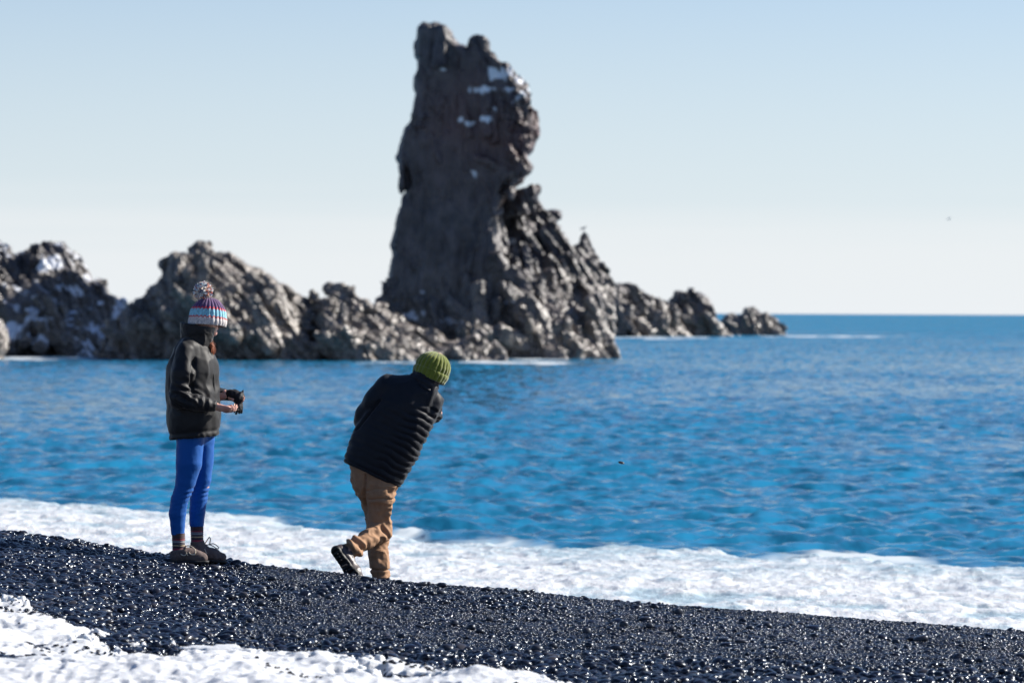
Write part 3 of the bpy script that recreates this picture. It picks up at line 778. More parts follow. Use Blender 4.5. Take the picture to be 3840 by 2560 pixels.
# ================================================================== PEOPLE
def frame(fwd_dir, up_dir=(0, 0, 1)):
    f = np.array(fwd_dir, float); f /= np.linalg.norm(f)
    u = np.array(up_dir, float); u -= f * (f @ u); u /= np.linalg.norm(u)
    r = np.cross(f, u)                     # right-hand side of the person
    return r, f, u
def head_field(G, c, fr, s=1.0):
    """head with brow, sockets, nose, mouth, chin and ears; c = centre of the skull"""
    r, f, u = fr
    P = lambda a, b, d: np.array(c) + (r * a + f * b + u * d) * s
    R = np.array([r, f, u])
    h = G.ell(P(0, -.006, .02), (.074 * s, .094 * s, .098 * s), R)
    h = smin(h, G.ell(P(0, .030, -.048), (.056 * s, .056 * s, .062 * s), R), .03)
    h = smin(h, G.cone(P(-.018, .068, -.098), P(.018, .068, -.098), .018 * s, .018 * s), .022)           # chin
    h = smin(h, G.cone(P(-.035, .078, .018), P(.035, .078, .018), .012 * s, .012 * s), .014)             # brow
    for q in (-1, 1):
        h = smax(h, -G.ell(P(q * .032, .098, -.002), (.017 * s, .014 * s, .011 * s), R), .008)           # eye sockets
        h = smin(h, G.ell(P(q * .032, .081, -.002), (.0125 * s,) * 3, R), .003)
        h = smin(h, G.ell(P(q * .042, .062, -.034), (.022 * s, .02 * s, .018 * s), R), .016)             # cheek
        ear = G.ell(P(q * .076, -.008, -.008), (.008 * s, .019 * s, .031 * s), R)
        ear = smax(ear, -G.ell(P(q * .086, -.004, -.006), (.007 * s, .010 * s, .018 * s), R), .004)
        h = smin(h, ear, .006)
    h = smin(h, G.cone(P(0, .088, .006), P(0, .108, -.030), .007 * s, .012 * s), .008)                   # nose
    h = smin(h, G.cone(P(-.018, .086, -.060), P(.018, .086, -.060), .0075 * s, .0075 * s), .006)         # lips
    h = smin(h, G.cone(P(-.015, .085, -.071), P(.015, .085, -.071), .008 * s, .008 * s), .006)
    h = smax(h, -G.cone(P(-.022, .098, -.0655), P(.022, .098, -.0655), .004 * s, .004 * s), .003)
    return h
def head_colours(V, c, fr, skin, lip, hair=None, s=1.0):
    r, f, u = fr
    D = (V - np.array(c, np.float32)) / s
    a, b, d = D @ r, D @ f, D @ u
    C = np.tile(np.array(skin[:3] + (1,), np.float32), (len(V), 1))
    for q in (-1, 1):
        e = np.sqrt((a - q * .032) ** 2 + (b - .081) ** 2 + (d + .002) ** 2)
        m = (e < .0145) & (b > .086) & (np.abs(d + .002) < .006)
        C[m] = (.75, .75, .75, 1)
        m2 = m & ((a - q * .032) ** 2 + (d + .002) ** 2 < .005 ** 2); C[m2] = (.05, .07, .08, 1)
        m = (np.abs(d - .020) < .004) & (np.abs(a - q * .032) < .018) & (b > .06); C[m] = (.16, .07, .03, 1)
    m = (np.abs(d + .0655) < .013) & (np.abs(a) < .022) & (b > .075); C[m] = lip[:3] + (1,)
    return C
def skin_mat(name):
    m, nt, p = mat_new(name)
    at = node(nt, 'ShaderNodeAttribute', _attribute_name='tone')
    n = node(nt, 'ShaderNodeTexNoise', Scale=45.0, Detail=3)
    tc = node(nt, 'ShaderNodeTexCoord'); nt.links.new(tc.outputs['Object'], n.inputs['Vector'])
    mx = node(nt, 'ShaderNodeMix', _data_type='RGBA', _blend_type='MULTIPLY'); mx.inputs['Factor'].default_value = .25
    nt.links.new(at.outputs['Color'], mx.inputs['A']); nt.links.new(n.outputs['Color'], mx.inputs['B'])
    nt.links.new(mx.outputs['Result'], p.inputs['Base Color'])
    p.inputs['Roughness'].default_value = .5; p.inputs['Subsurface Weight'].default_value = .2
    p.inputs['Subsurface Radius'].default_value = (.02, .008, .004); p.inputs['Subsurface Scale'].default_value = .5
    return m
def hand_field(G, wrist, fwd_, palm_n, side, curl=0.5, s=1.0, thumb_in=.4, spread=.0):
    """palm, four jointed fingers of unequal length and a thumb from the side of the palm; side=+1 puts the thumb on cross(fwd, palm_n)"""
    f = np.array(fwd_, float); f /= np.linalg.norm(f)
    n = np.array(palm_n, float); n -= f * (f @ n); n /= np.linalg.norm(n)
    t = np.cross(f, n) * side
    w = np.array(wrist, float)
    P = lambda a, b, c: w + (f * a + t * b + n * c) * s
    R = np.array([f, t, n])
    h = G.cone(w - f * .03 * s, P(.02, 0, 0), .024 * s, .024 * s)
    h = smin(h, G.ell(P(.052, 0, 0), (.052 * s, .040 * s, .0165 * s), R), .02)
    h = smin(h, G.ell(P(.075, .004, -.002), (.026 * s, .040 * s, .014 * s), R), .01)
    for i, (off, L, r) in enumerate([(.030, .072, .0088), (.0105, .080, .0090), (-.0100, .074, .0086), (-.029, .058, .0076)]):
        a = P(.088 - abs(off) * .18, off, 0); ang = 0.0; d = f.copy(); segs = [L * .45, L * .31, L * .24]
        c = curl * (1 + .18 * i) if i else curl * .85
        dirs = []
        rr = r * s; g = None
        for k, sl in enumerate(segs):
            ang += c * (0.55, .95, .65)[k]
            dd = f * math.cos(ang) + n * math.sin(ang) + t * (off * spread * 6)
            dd /= np.linalg.norm(dd)
            b = a + dd * sl * s
            q = G.cone(a, b, rr * (1 - .07 * k), rr * (1 - .07 * (k + 1)))
            g = q if g is None else smin(g, q, .003)
            a = b
        h = smin(h, g, .004)
    a = P(.022, .030, .004); b = P(.052, .048, .012 + .016 * thumb_in); c = P(.084, .048 - .03 * thumb_in, .018 + .030 * thumb_in); e = P(.106, .044 - .045 * thumb_in, .018 + .036 * thumb_in)
    h = smin(h, smin(smin(G.cone(a, b, .0155 * s, .0115 * s), G.cone(b, c, .0115 * s, .0098 * s), .004), G.cone(c, e, .0098 * s, .0078 * s), .003), .007)
    return h
def wr(V, N, amp, freq, seed, stretch=(1, 1, 1)):
    """cloth creases: ridged noise pushed along the normals"""
    n = fbm(V[:, 0] * freq * stretch[0], V[:, 1] * freq * stretch[1], V[:, 2] * freq * stretch[2], 3, seed)
    return V + N * (amp * (0.5 - 2.2 * np.abs(n))[:, None])
def garment(name, G, f, mat, parent, amp=0.006, freq=9, seed=0, stretch=(1, 1, 1), extra=None, attrs=None):
    V, Q = G.mesh(f); N = vnormals(V, Q)
    if amp: V = wr(V, N, amp, freq, seed, stretch)
    if extra is not None: V = V + N * extra(V)[:, None]
    return mesh_obj(name, V, Q, mat, parent, attrs=attrs(V) if attrs else None)
def tube(pts, r, sides=8, taper=None):
    P = np.array(pts, float); n = len(P)
    T = np.gradient(P, axis=0); T /= np.linalg.norm(T, axis=1, keepdims=True) + 1e-12
    ref = np.array([0.31, .22, .92]); V = []
    for i in range(n):
        a = np.cross(T[i], ref); a /= np.linalg.norm(a) + 1e-12; b = np.cross(T[i], a)
        rr = r if taper is None else r * taper[i]
        for k in range(sides):
            t = 2 * math.pi * k / sides
            V.append(P[i] + (a * math.cos(t) + b * math.sin(t)) * rr)
    return np.array(V), grid_quads(n, sides, True)
def join(parts):
    Vs, Qs, o = [], [], 0
    for V, Q in parts:
        Vs.append(V); Qs.append(Q + o); o += len(V)
    return np.concatenate(Vs), np.concatenate(Qs)
def curve(pts, n=24):
    P = np.array(pts, float); t = np.linspace(0, len(P) - 1, n); out = []
    for u in t:
        i = min(int(u), len(P) - 2); f = u - i
        p0, p1, p2, p3 = P[max(i - 1, 0)], P[i], P[i + 1], P[min(i + 2, len(P) - 1)]
        out.append(.5 * ((2 * p1) + (-p0 + p2) * f + (2 * p0 - 5 * p1 + 4 * p2 - p3) * f * f + (-p0 + 3 * p1 - 3 * p2 + p3) * f ** 3))
    return np.array(out)
def knit_hat(name, base, axis, prof, ribs, depth, mat, parent, colour=None, squash=1.0, back=(0, 1, 0)):
    """ribbed knitted hat: profile (height along axis, radius) turned round the axis, ribs pressed in, stitches along each rib"""
    ax = np.array(axis, float); ax /= np.linalg.norm(ax)
    b = np.array(back, float); b -= ax * (ax @ b); b /= np.linalg.norm(b); c = np.cross(ax, b)
    pr = curve([(p[0], p[1], 0) for p in prof], 110); ns = ribs * 12
    th = np.arange(ns) / ns * 2 * math.pi
    hgt, rad = pr[:, 0][:, None], np.maximum(pr[:, 1], .001)[:, None]
    rib = np.abs(np.sin(th * ribs / 2))[None, :] ** .7
    st = np.abs(np.sin(hgt * math.pi / .0075 + (th[None, :] * ribs)))
    fade = np.clip(rad / .05, .25, 1)
    R = rad + (rib - .6) * depth * fade + (st - .5) * depth * .35 + .0022 * vnoise(np.cos(th)[None, :] * 4 + 0 * hgt, np.sin(th)[None, :] * 4 + 0 * hgt, hgt * 40, 3)
    Hh = hgt + 0 * R
    V = np.array(base) + (R * np.cos(th))[..., None] * b * squash + (R * np.sin(th))[..., None] * c + Hh[..., None] * ax
    V = V.reshape(-1, 3)
    at = None
    if colour is not None:
        jit = .0035 * np.sign(np.sin(th * ribs))[None, :] + .0015 * vnoise(np.cos(th)[None, :] * 30 + 0 * hgt, np.sin(th)[None, :] * 30 + 0 * hgt, hgt * 200, 4)
        hh = (Hh + jit).ravel()
        C = np.zeros((len(V), 4), np.float32); C[:, 3] = 1
        for lo_, col in colour: C[hh >= lo_, :3] = col
        mot = 1 + .35 * vnoise(V[:, 0] * 160, V[:, 1] * 160, V[:, 2] * 160, 6)
        C[:, :3] *= mot[:, None]
        at = {'tone': C}
    return mesh_obj(name, V, grid_quads(110, ns, True), mat, parent, attrs=at)
def tone_mat(name, rough=.85, sheen=.3, bump=.2):
    m, nt, p = mat_new(name)
    at = node(nt, 'ShaderNodeAttribute', _attribute_name='tone'); nt.links.new(at.outputs['Color'], p.inputs['Base Color'])
    p.inputs['Roughness'].default_value = rough; p.inputs['Sheen Weight'].default_value = sheen
    n = node(nt, 'ShaderNodeTexNoise', Scale=350.0, Detail=2); tc = node(nt, 'ShaderNodeTexCoord'); nt.links.new(tc.outputs['Object'], n.inputs['Vector'])
    b = node(nt, 'ShaderNodeBump', Strength=bump, Distance=.002); nt.links.new(n.outputs['Fac'], b.inputs['Height']); nt.links.new(b.outputs[0], p.inputs['Normal'])
    return m
def shoe(parent, heel, toe, ankle, mat, sole_mat, w=.046, soleth=.022, name='shoe', upn=(0, 0, 1), top=.115, lug=True, h=.0045):
    """laced boot: heel and toe on the sole plane, ankle = top of the shaft"""
    heel, toe, ankle = (np.array(v, float) for v in (heel, toe, ankle))
    f = toe - heel; L = np.linalg.norm(f); f /= L
    n = np.array(upn, float); n -= f * (f @ n); n /= np.linalg.norm(n)
    sd = np.cross(f, n)
    P = lambda a, b, c: heel + f * a * L + sd * b + n * c
    allp = np.array([heel, toe, ankle]); G = Field(allp.min(0) - .08, allp.max(0) + .08, h)
    u = G.chain([tuple(P(.13, 0, .055)) + (.037,), tuple(P(.38, 0, .060)) + (.040,), tuple(P(.62, 0, .048)) + (w * .88,), tuple(P(.86, 0, .038)) + (w * .74,)], sm=.03)
    u = smin(u, G.cone(P(.24, 0, .06), ankle, .041, .045), .035)
    u = smin(u, G.cone(P(.12, 0, .03), P(.12, 0, .07), .035, .033), .02)
    u = smax(u, -G.plane(P(0, 0, .014), n), .006)
    u = smax(u, G.plane(ankle, (ankle - P(.24, 0, .06))), .008)
    V, Q = G.mesh(u); N = vnormals(V, Q); V = wr(V, N, .0022, 22, 4)
    o = mesh_obj(name, V, Q, mat, parent)
    s = G.chain([tuple(P(.10, 0, .02)) + (.038,), tuple(P(.40, 0, .02)) + (.035,), tuple(P(.68, 0, .02)) + (w,), tuple(P(.88, 0, .02)) + (w * .80,)], sm=.02)
    d = (G.x - heel[0]) * n[0] + (G.y - heel[1]) * n[1] + (G.z - heel[2]) * n[2]
    a = ((G.x - heel[0]) * f[0] + (G.y - heel[1]) * f[1] + (G.z - heel[2]) * f[2])
    groove = .0045 * (np.sin(a * 2 * math.pi / .028) > .2) if lug else 0
    arch = .008 * np.exp(-((a / L - .40) / .07) ** 2)
    s = smax(smax(s, d - soleth, .004), -(d - groove - arch), .004)
    V, Q = G.mesh(s)
    mesh_obj('sole', V, Q, sole_mat, o)
    return o, P, L, G

def build_woman():
    D = 24.95; S = FPX / D
    gz = float(ground_z((740 - 1920) / FPX * D, D, False))
    o_ = spot(740, 2108, D)
    root_loc = Vector((o_.x, D, o_.z))
    g = lambda px, py, y=0.0: ((px - 740) / S, y, (2108 - py) / S)
    g4 = lambda px, py, y, r: g(px, py, y) + (r,)
    skin = (.62, .34, .27)
    # ---- body
    fr = frame((.80, .60, -.12)); hc = g(771, 1190, .03)
    G = Field((-.16, -.26, -.02), (.36, .36, 1.80), .0048)
    b = head_field(G, hc, fr, .97)
    b = smin(b, G.cone(g(762, 1275, .01), g(772, 1205, .015), .056, .052), .03)
    b = smin(b, G.chain([g4(735, 1330, 0, .10), g4(728, 1440, 0, .10), g4(722, 1540, 0, .095), g4(733, 1600, 0, .080)], k=(1, .8, 1), sm=.04), .03)
    b = smin(b, G.chain([g4(700, 1325, -.15, .05), g4(678, 1490, -.19, .04), g4(818, 1521, -.17, .026)], sm=.02), .03)
    b = smin(b, G.chain([g4(715, 1325, .15, .05), g4(722, 1495, .20, .04), g4(852, 1482, .15, .026)], sm=.02), .03)
    b = smin(b, G.chain([g4(720, 1610, -.085, .080), g4(696, 1824, -.085, .050), g4(680, 1880, -.085, .046), g4(675, 2050, -.085, .032)], sm=.03), .03)
    b = smin(b, G.chain([g4(752, 1620, .085, .080), g4(752, 1815, .085, .050), g4(741, 1885, .085, .046), g4(736, 2040, .085, .032)], sm=.03), .03)
    b = smin(b, G.cone(g(676, 2080, -.085), g(750, 2092, -.085), .028, .026), .02)
    b = smin(b, G.cone(g(736, 2078, .085), g(815, 2095, .085), .028, .026), .02)
    V1, Q1 = G.mesh(b)
    # hands in a finer grid, fused into the same body mesh
    wn_ = g(824, 1523, -.17)
    Gh = Field((wn_[0] - .05, wn_[1] - .08, wn_[2] - .10), (wn_[0] + .19, wn_[1] + .10, wn_[2] + .07), .0028)
    hn = hand_field(Gh, wn_, (.93, .18, -.20), (.05, .55, .85), -1, curl=.42, s=.86, thumb_in=.75)
    V2, Q2 = Gh.mesh(hn)
    wf = g(852, 1480, .15)
    Gf = Field((wf[0] - .05, wf[1] - .1, wf[2] - .14), (wf[0] + .16, wf[1] + .1, wf[2] + .10), .003)
    hf = hand_field(Gf, wf, (.80, -.05, -.35), (.35, -.75, .6), 1, curl=.75, s=.84, thumb_in=.5)
    V3, Q3 = Gf.mesh(hf)
    V, Q = join([(V1, Q1), (V2, Q2), (V3, Q3)])
    C = head_colours(V, hc, fr, skin, (.45, .16, .14), s=.97)
    body = mesh_obj('person', V, Q, skin_mat('woman_skin'), attrs={'tone': C}, loc=root_loc)
    tag(body, 'woman in black jacket, blue leggings and striped bobble hat standing on the pebbles', 'person')
    # ---- jacket
    mj = cloth('black_shell_fabric', (.0095, .0095, .0105, 1), rough=.56, spec=.20, sheen=.08, weave=900, bump=.08, var=.12)
    G = Field((-.24, -.34, .72), (.30, .34, 1.62), .006)
    f = G.chain([g4(738, 1300, 0, .085), g4(728, 1330, 0, .125), g4(722, 1390, 0, .158), g4(722, 1470, 0, .163), g4(727, 1560, 0, .167), g4(730, 1660, 0, .166)], k=(1, .90, 1), sm=.05)
    f = smin(f, G.cone(g(712, 1302, -.11), g(712, 1302, .11), .062, .062), .05)
    f = smax(f, -G.plane(g(730, 1640, 0), (-.10, 0, 1)), .010)
    f = smax(f, G.plane(g(788, 1304, 0), (.86, -.22, .42)) - .020, .03)
    near = G.chain([g4(700, 1320, -.135, .072), g4(694, 1400, -.190, .074), g4(684, 1488, -.215, .066)], sm=.03)
    near = smin(near, G.chain([g4(688, 1492, -.215, .062), g4(745, 1508, -.225, .052), g4(816, 1520, -.18, .036)], sm=.03), .035)
    near = smax(near, G.plane(g(818, 1520, -.17), (1, .05, -.12)), .006)
    far = G.chain([g4(712, 1318, .150, .070), g4(718, 1400, .19, .068), g4(724, 1492, .205, .058)], sm=.03)
    far = smin(far, G.chain([g4(724, 1492, .205, .058), g4(800, 1485, .20, .048), g4(868, 1482, .15, .038)], sm=.03), .03)
    f = smin(f, near, .006); f = smin(f, far, .02)
    def creases(V):
        px = 740 + V[:, 0] * S; py = 2108 - V[:, 2] * S
        arm = (V[:, 1] < -.13)
        el = np.exp(-(((px - 700) / 45) ** 2 + ((py - 1480) / 50) ** 2)) * arm
        cr = el * .012 * np.sin((py - .6 * px) / 5.2 + 2 * vnoise(V[:, 0] * 20, V[:, 1] * 20, V[:, 2] * 20, 2))
        fo = np.exp(-(((px - 770) / 45) ** 2 + ((py - 1505) / 26) ** 2)) * arm
        cr += fo * .006 * np.sin(px / 4.5 + 2 * vnoise(V[:, 0] * 25, V[:, 1] * 25, V[:, 2] * 25, 5))
        frn = np.clip((px - 745) / 40, 0, 1) * np.exp(-((py - 1440) / 120) ** 2)
        cr += frn * .010 * fbm(V[:, 0] * 9, V[:, 1] * 14, V[:, 2] * 7, 2, 8)
        cr -= .020 * np.exp(-((px - 733 + (py - 1400) * .06) / 5) ** 2) * (V[:, 1] < -.08) * np.clip((py - 1335) / 20, 0, 1) * np.clip((1468 - py) / 20, 0, 1)
        hem = np.exp(-((py - 1618 - (740 - px) * .10) / 7) ** 2) * (V[:, 2] < .95)
        cr -= hem * .006
        cr += .0018 * np.exp(-((py - 1632) / 10) ** 2) * np.sin(px / 3.3) * (px > 730)
        return cr
    jk = garment('jacket', G, f, mj, body, amp=.0055, freq=7, seed=61, stretch=(1, 1, .7), extra=creases)
    # standing collar: flared ring, higher at the back, open at the top
    G = Field((-.20, -.20, 1.36), (.20, .20, 1.66), .0045)
    out = G.cone(g(735, 1305, 0), g(745, 1195, 0), .104, .122, (1, .95, 1)); inn = G.cone(g(735, 1305, 0), g(748, 1195, 0), .088, .108, (1, .95, 1))
    col = smax(out, -inn, .004)
    col = smax(col, G.plane(g(674, 1207, 0), (.13, 0, 1)), .006)
    col = smax(col, -G.plane(g(665, 1262, 0), (.42, 0, 1)), .006)
    col = smax(col, G.plane(g(800, 1265, 0), (1, 0, -.34)), .006)
    garment('collar', G, col, mj, jk, amp=.004, freq=11, seed=64)
    # front zip and pocket seam as fine cords lying on the jacket
    ms = cloth('black_cord', (.012, .012, .012, 1), rough=.6)
    zp = [g(786, 1318, -.055), g(800, 1370, -.070), g(806, 1420, -.076), g(808, 1480, -.076), g(810, 1540, -.076), g(810, 1612, -.076)]
    def snap(pts, fld, Gd):
        return pts
    V, Q = tube(curve(zp, 40), .0035); mesh_obj('zip', V, Q, ms, jk)
    # ---- leggings, socks, shoes
    ml = cloth('blue_stretch_fabric', (.002, .074, .30, 1), rough=.6, spec=.16, sheen=.08, weave=900, bump=.06, var=.06)
    G = Field((-.22, -.24, .12), (.20, .24, .93), .0055)
    n_ = G.chain([g4(716, 1600, -.066, .092), g4(718, 1647, -.072, .090), g4(714, 1735, -.085, .084), g4(703, 1800, -.085, .067), g4(695, 1832, -.085, .060), g4(680, 1872, -.085, .057), g4(672, 1925, -.085, .056), g4(673, 1965, -.085, .047), g4(675, 2030, -.085, .041)], sm=.005)
    fa = G.chain([g4(748, 1600, .066, .092), g4(752, 1650, .072, .088), g4(752, 1735, .085, .080), g4(753, 1800, .085, .064), g4(749, 1835, .085, .056), g4(743, 1875, .085, .056), g4(738, 1920, .085, .053), g4(736, 1960, .085, .047), g4(736, 2010, .085, .042)], sm=.005)
    n_ = smax(n_, -G.plane(g(675, 2003, 0), (0, 0, 1)), .004)
    fa = smax(fa, -G.plane(g(736, 1977, 0), (0, 0, 1)), .004)
    f = smin(n_, fa, .015)
    f = smin(f, G.cone(g(728, 1600, 0), g(734, 1635, 0), .092, .080), .02)
    def kn(V):
        px = 740 + V[:, 0] * S; py = 2108 - V[:, 2] * S
        k = np.exp(-((py - 1848) / 22) ** 2) * np.clip((px - np.where(V[:, 1] < 0, 690, 745)) / 25, 0, 1)
        a = np.exp(-((py - 1885) / 50) ** 2) * .0012
        return (k * .0026 + a * .5) * np.sin(py / 2.6 + px / 9) - .004 * np.exp(-((py - 1826) / 2.5) ** 2) * 0
    garment('leggings', G, f, ml, body, amp=.0012, freq=14, seed=71, extra=kn)
    mt = tone_mat('striped_wool', sheen=.2)
    bands = [(2.0, (.035, .018, .020)), (.60, (.040, .022, .026)), (.50, (.16, .018, .024)), (.36, (.030, .02, .03))]
    for y, cx, top, bot in [(-.085, 676, 1996, 2072), (.085, 737, 1970, 2050)]:
        n = 60; V = []; Cc = []
        for i in range(n):
            t = i / (n - 1); py = top + (bot - top) * t; r = .0425 + .0009 * math.sin(t * 60) - .003 * t
            for k in range(40):
                a = 2 * math.pi * k / 40
                V.append(np.array(g(cx + 1.5 * t, py, y)) + np.array((math.cos(a) * (r + .0006 * (k % 2)), math.sin(a) * (r + .0006 * (k % 2)), 0)))
                u = (py - top - 8) / 56.0
                c = (.045, .020, .022) if u < .12 else (.055, .016, .020) if u < .24 else (.17, .020, .030) if u < .34 else (.17, .165, .18) if u < .50 else (.028, .022, .035) if u < .62 else (.42, .32, .18) if u < .69 else (.035, .015, .025) if u < .85 else (.22, .022, .045)
                Cc.append(c + (1,))
        mesh_obj('sock', np.array(V), grid_quads(n, 40, True), mt, body, attrs={'tone': np.array(Cc)})
    mshoe = cloth('brown_suede', (.115, .085, .078, 1), rough=.8, spec=.2, weave=300, bump=.2, var=.2)
    msole = cloth('dark_rubber', (.02, .02, .022, 1), rough=.6)
    mlace = cloth('tan_lace', (.60, .50, .38, 1), rough=.8)
    for y, hx, hy, tx, ty, ax_, ay_ in [(-.085, 650, 2108, 786, 2110, 679, 2056), (.085, 708, 2104, 846, 2116, 738, 2030)]:
        sh, P, L, _ = shoe(body, g(hx, hy, y), g(tx, ty, y), g(ax_, ay_, y), mshoe, msole, w=.047)
        parts = []
        for i in range(6):
            a0 = .36 + .075 * i; hgt = .106 - .0135 * i + .004
            parts.append(tube(curve([P(a0, -.030, hgt - .016), P(a0 + .02, -.012, hgt - .002), P(a0 + .035, .012, hgt - .002), P(a0 + .055, .030, hgt - .018)], 12), .0032, 6))
        k0 = P(.37, -.012, .112)
        loopA = [k0, k0 + np.array((-.026, -.045, -.018)), k0 + np.array((-.022, -.058, -.050)), k0 + np.array((.006, -.060, -.056)), k0 + np.array((.012, -.045, -.03)), k0]
        loopB = [k0, k0 + np.array((.035, -.045, .004)), k0 + np.array((.068, -.058, -.020)), k0 + np.array((.066, -.062, -.050)), k0 + np.array((.035, -.060, -.045)), k0]
        if y > 0:
            loopA = [k0, k0 + np.array((.020, -.01, .030)), k0 + np.array((.034, -.01, .048)), k0 + np.array((.040, -.01, .03)), k0 + np.array((.03, 0, 0)), k0]
            loopB = [k0 + np.array((.03, 0, .0)), k0 + np.array((.062, -.01, .006)), k0 + np.array((.095, -.015, -.018)), k0 + np.array((.085, -.015, -.026)), k0 + np.array((.055, -.01, -.008)), k0 + np.array((.03, 0, .0))]
        parts += [tube(curve(loopA, 26), .0038, 6), tube(curve(loopB, 26), .0038, 6)]
        parts.append(tube(curve([k0, k0 + np.array((.008, -.05, -.03)), k0 + np.array((.022, -.062, -.058))], 12), .0028, 6))
        Vl, Ql = join(parts); mesh_obj('lace', Vl, Ql, mlace, sh)
    # ---- hat, pompom, hair
    mh = tone_mat('chunky_wool', sheen=.4)
    ax = (.05, .10, 1)
    bands = [(-1, (.50, .47, .46)), (.012, (.50, .46, .45)), (.047, (.50, .05, .045)), (.056, (.20, .46, .56)), (.098, (.17, .42, .52)), (.103, (.55, .03, .045)), (.114, (.060, .018, .105)), (.150, (.075, .020, .11))]
    hat = knit_hat('bobble_hat', g(776, 1222, .02), ax, [(0, .112), (.004, .119), (.03, .122), (.07, .118), (.11, .108), (.145, .086), (.172, .055), (.184, .025), (.186, .001)], 26, .008, mh, body, colour=bands, squash=.96)
    rg = np.random.default_rng(8); pc = np.array(g(760, 1092, .02)); parts = []; Cc = []
    cols = [(.82, .78, .74), (.82, .78, .74), (.80, .74, .70), (.55, .60, .64), (.66, .20, .10), (.30, .42, .50), (.10, .10, .18), (.70, .60, .50), (.55, .13, .10)]
    for i in range(520):
        d = rg.normal(size=3); d /= np.linalg.norm(d); e = rg.normal(size=3) * .20; L = rg.uniform(.052, .068)
        V, Q = tube([pc, pc + d * L * .5, pc + (d + e * .5) * L * .8, pc + (d + e) * L / np.linalg.norm(d + e) * 1.0], .0048, 5, taper=[.4, .8, 1.1, .8])
        parts.append((V, Q)); Cc.append(np.tile(np.array(cols[rg.integers(len(cols))] + (1,)), (len(V), 1)))
    V, Q = join(parts); mesh_obj('pompom', V, Q, mh, hat, smooth=True, attrs={'tone': np.concatenate(Cc)})
    mhair = tone_mat('auburn_hair', rough=.45, sheen=0, bump=.05)
    parts = []; Cc = []
    for i in range(150):
        j = rg.normal(size=3) * .008; j2 = rg.normal(size=3) * np.array((.014, .018, .010))
        P_ = curve([np.array(g(772, 1250, -.01)) + j * .7, np.array(g(784, 1284, -.03)) + j, np.array(g(795, 1298, -.035)) + j, np.array(g(799, 1309, -.035)) + j2 * .5, np.array(g(796, 1325, -.035)) + j2 * .7], 12)
        V, Q = tube(P_, .0016, 4); parts.append((V, Q)); k = rg.uniform(.6, 1.4); Cc.append(np.tile(np.array((.30 * k, .085 * k, .028 * k, 1)), (len(V), 1)))
    V, Q = join(parts); mesh_obj('hair', V, Q, mhair, body, attrs={'tone': np.concatenate(Cc)})
    # ---- black gloves held bunched in the far hand
    mg = cloth('black_fleece', (.010, .010, .013, 1), rough=.7, spec=.3)
    G = Field((.16, .02, .93), (.34, .26, 1.17), .0035)
    f = G.cone(g(872, 1483, .15), g(893, 1490, .13), .040, .036, (1, .8, 1))
    f = smin(f, G.cone(g(893, 1492, .12), g(909, 1462, .12), .022, .003, (1, .5, 1)), .012)
    f = smin(f, G.cone(g(888, 1500, .12), g(893, 1530, .11), .026, .013, (1, .7, 1)), .012)
    for dx, dy, yy in [(0, 0, .12), (-8, 2, .10), (6, -2, .14), (-14, -4, .13)]:
        f = smin(f, G.chain([g4(893 + dx, 1515, yy, .012), g4(895 + dx, 1535 + dy, yy - .005, .010), g4(893 + dx * 1.3, 1549 + dy, yy, .008)], sm=.006), .008)
    V, Q = G.mesh(f); V = wr(V, vnormals(V, Q), .003, 30, 14)
    gl = mesh_obj('glove', V - np.array(g(890, 1500, .12), np.float32), Q, mg, loc=root_loc + Vector(g(890, 1500, .12)))
    tag(gl, 'crumpled black glove held in the far hand of the woman with the bobble hat', 'glove')
build_woman(); clock('woman')

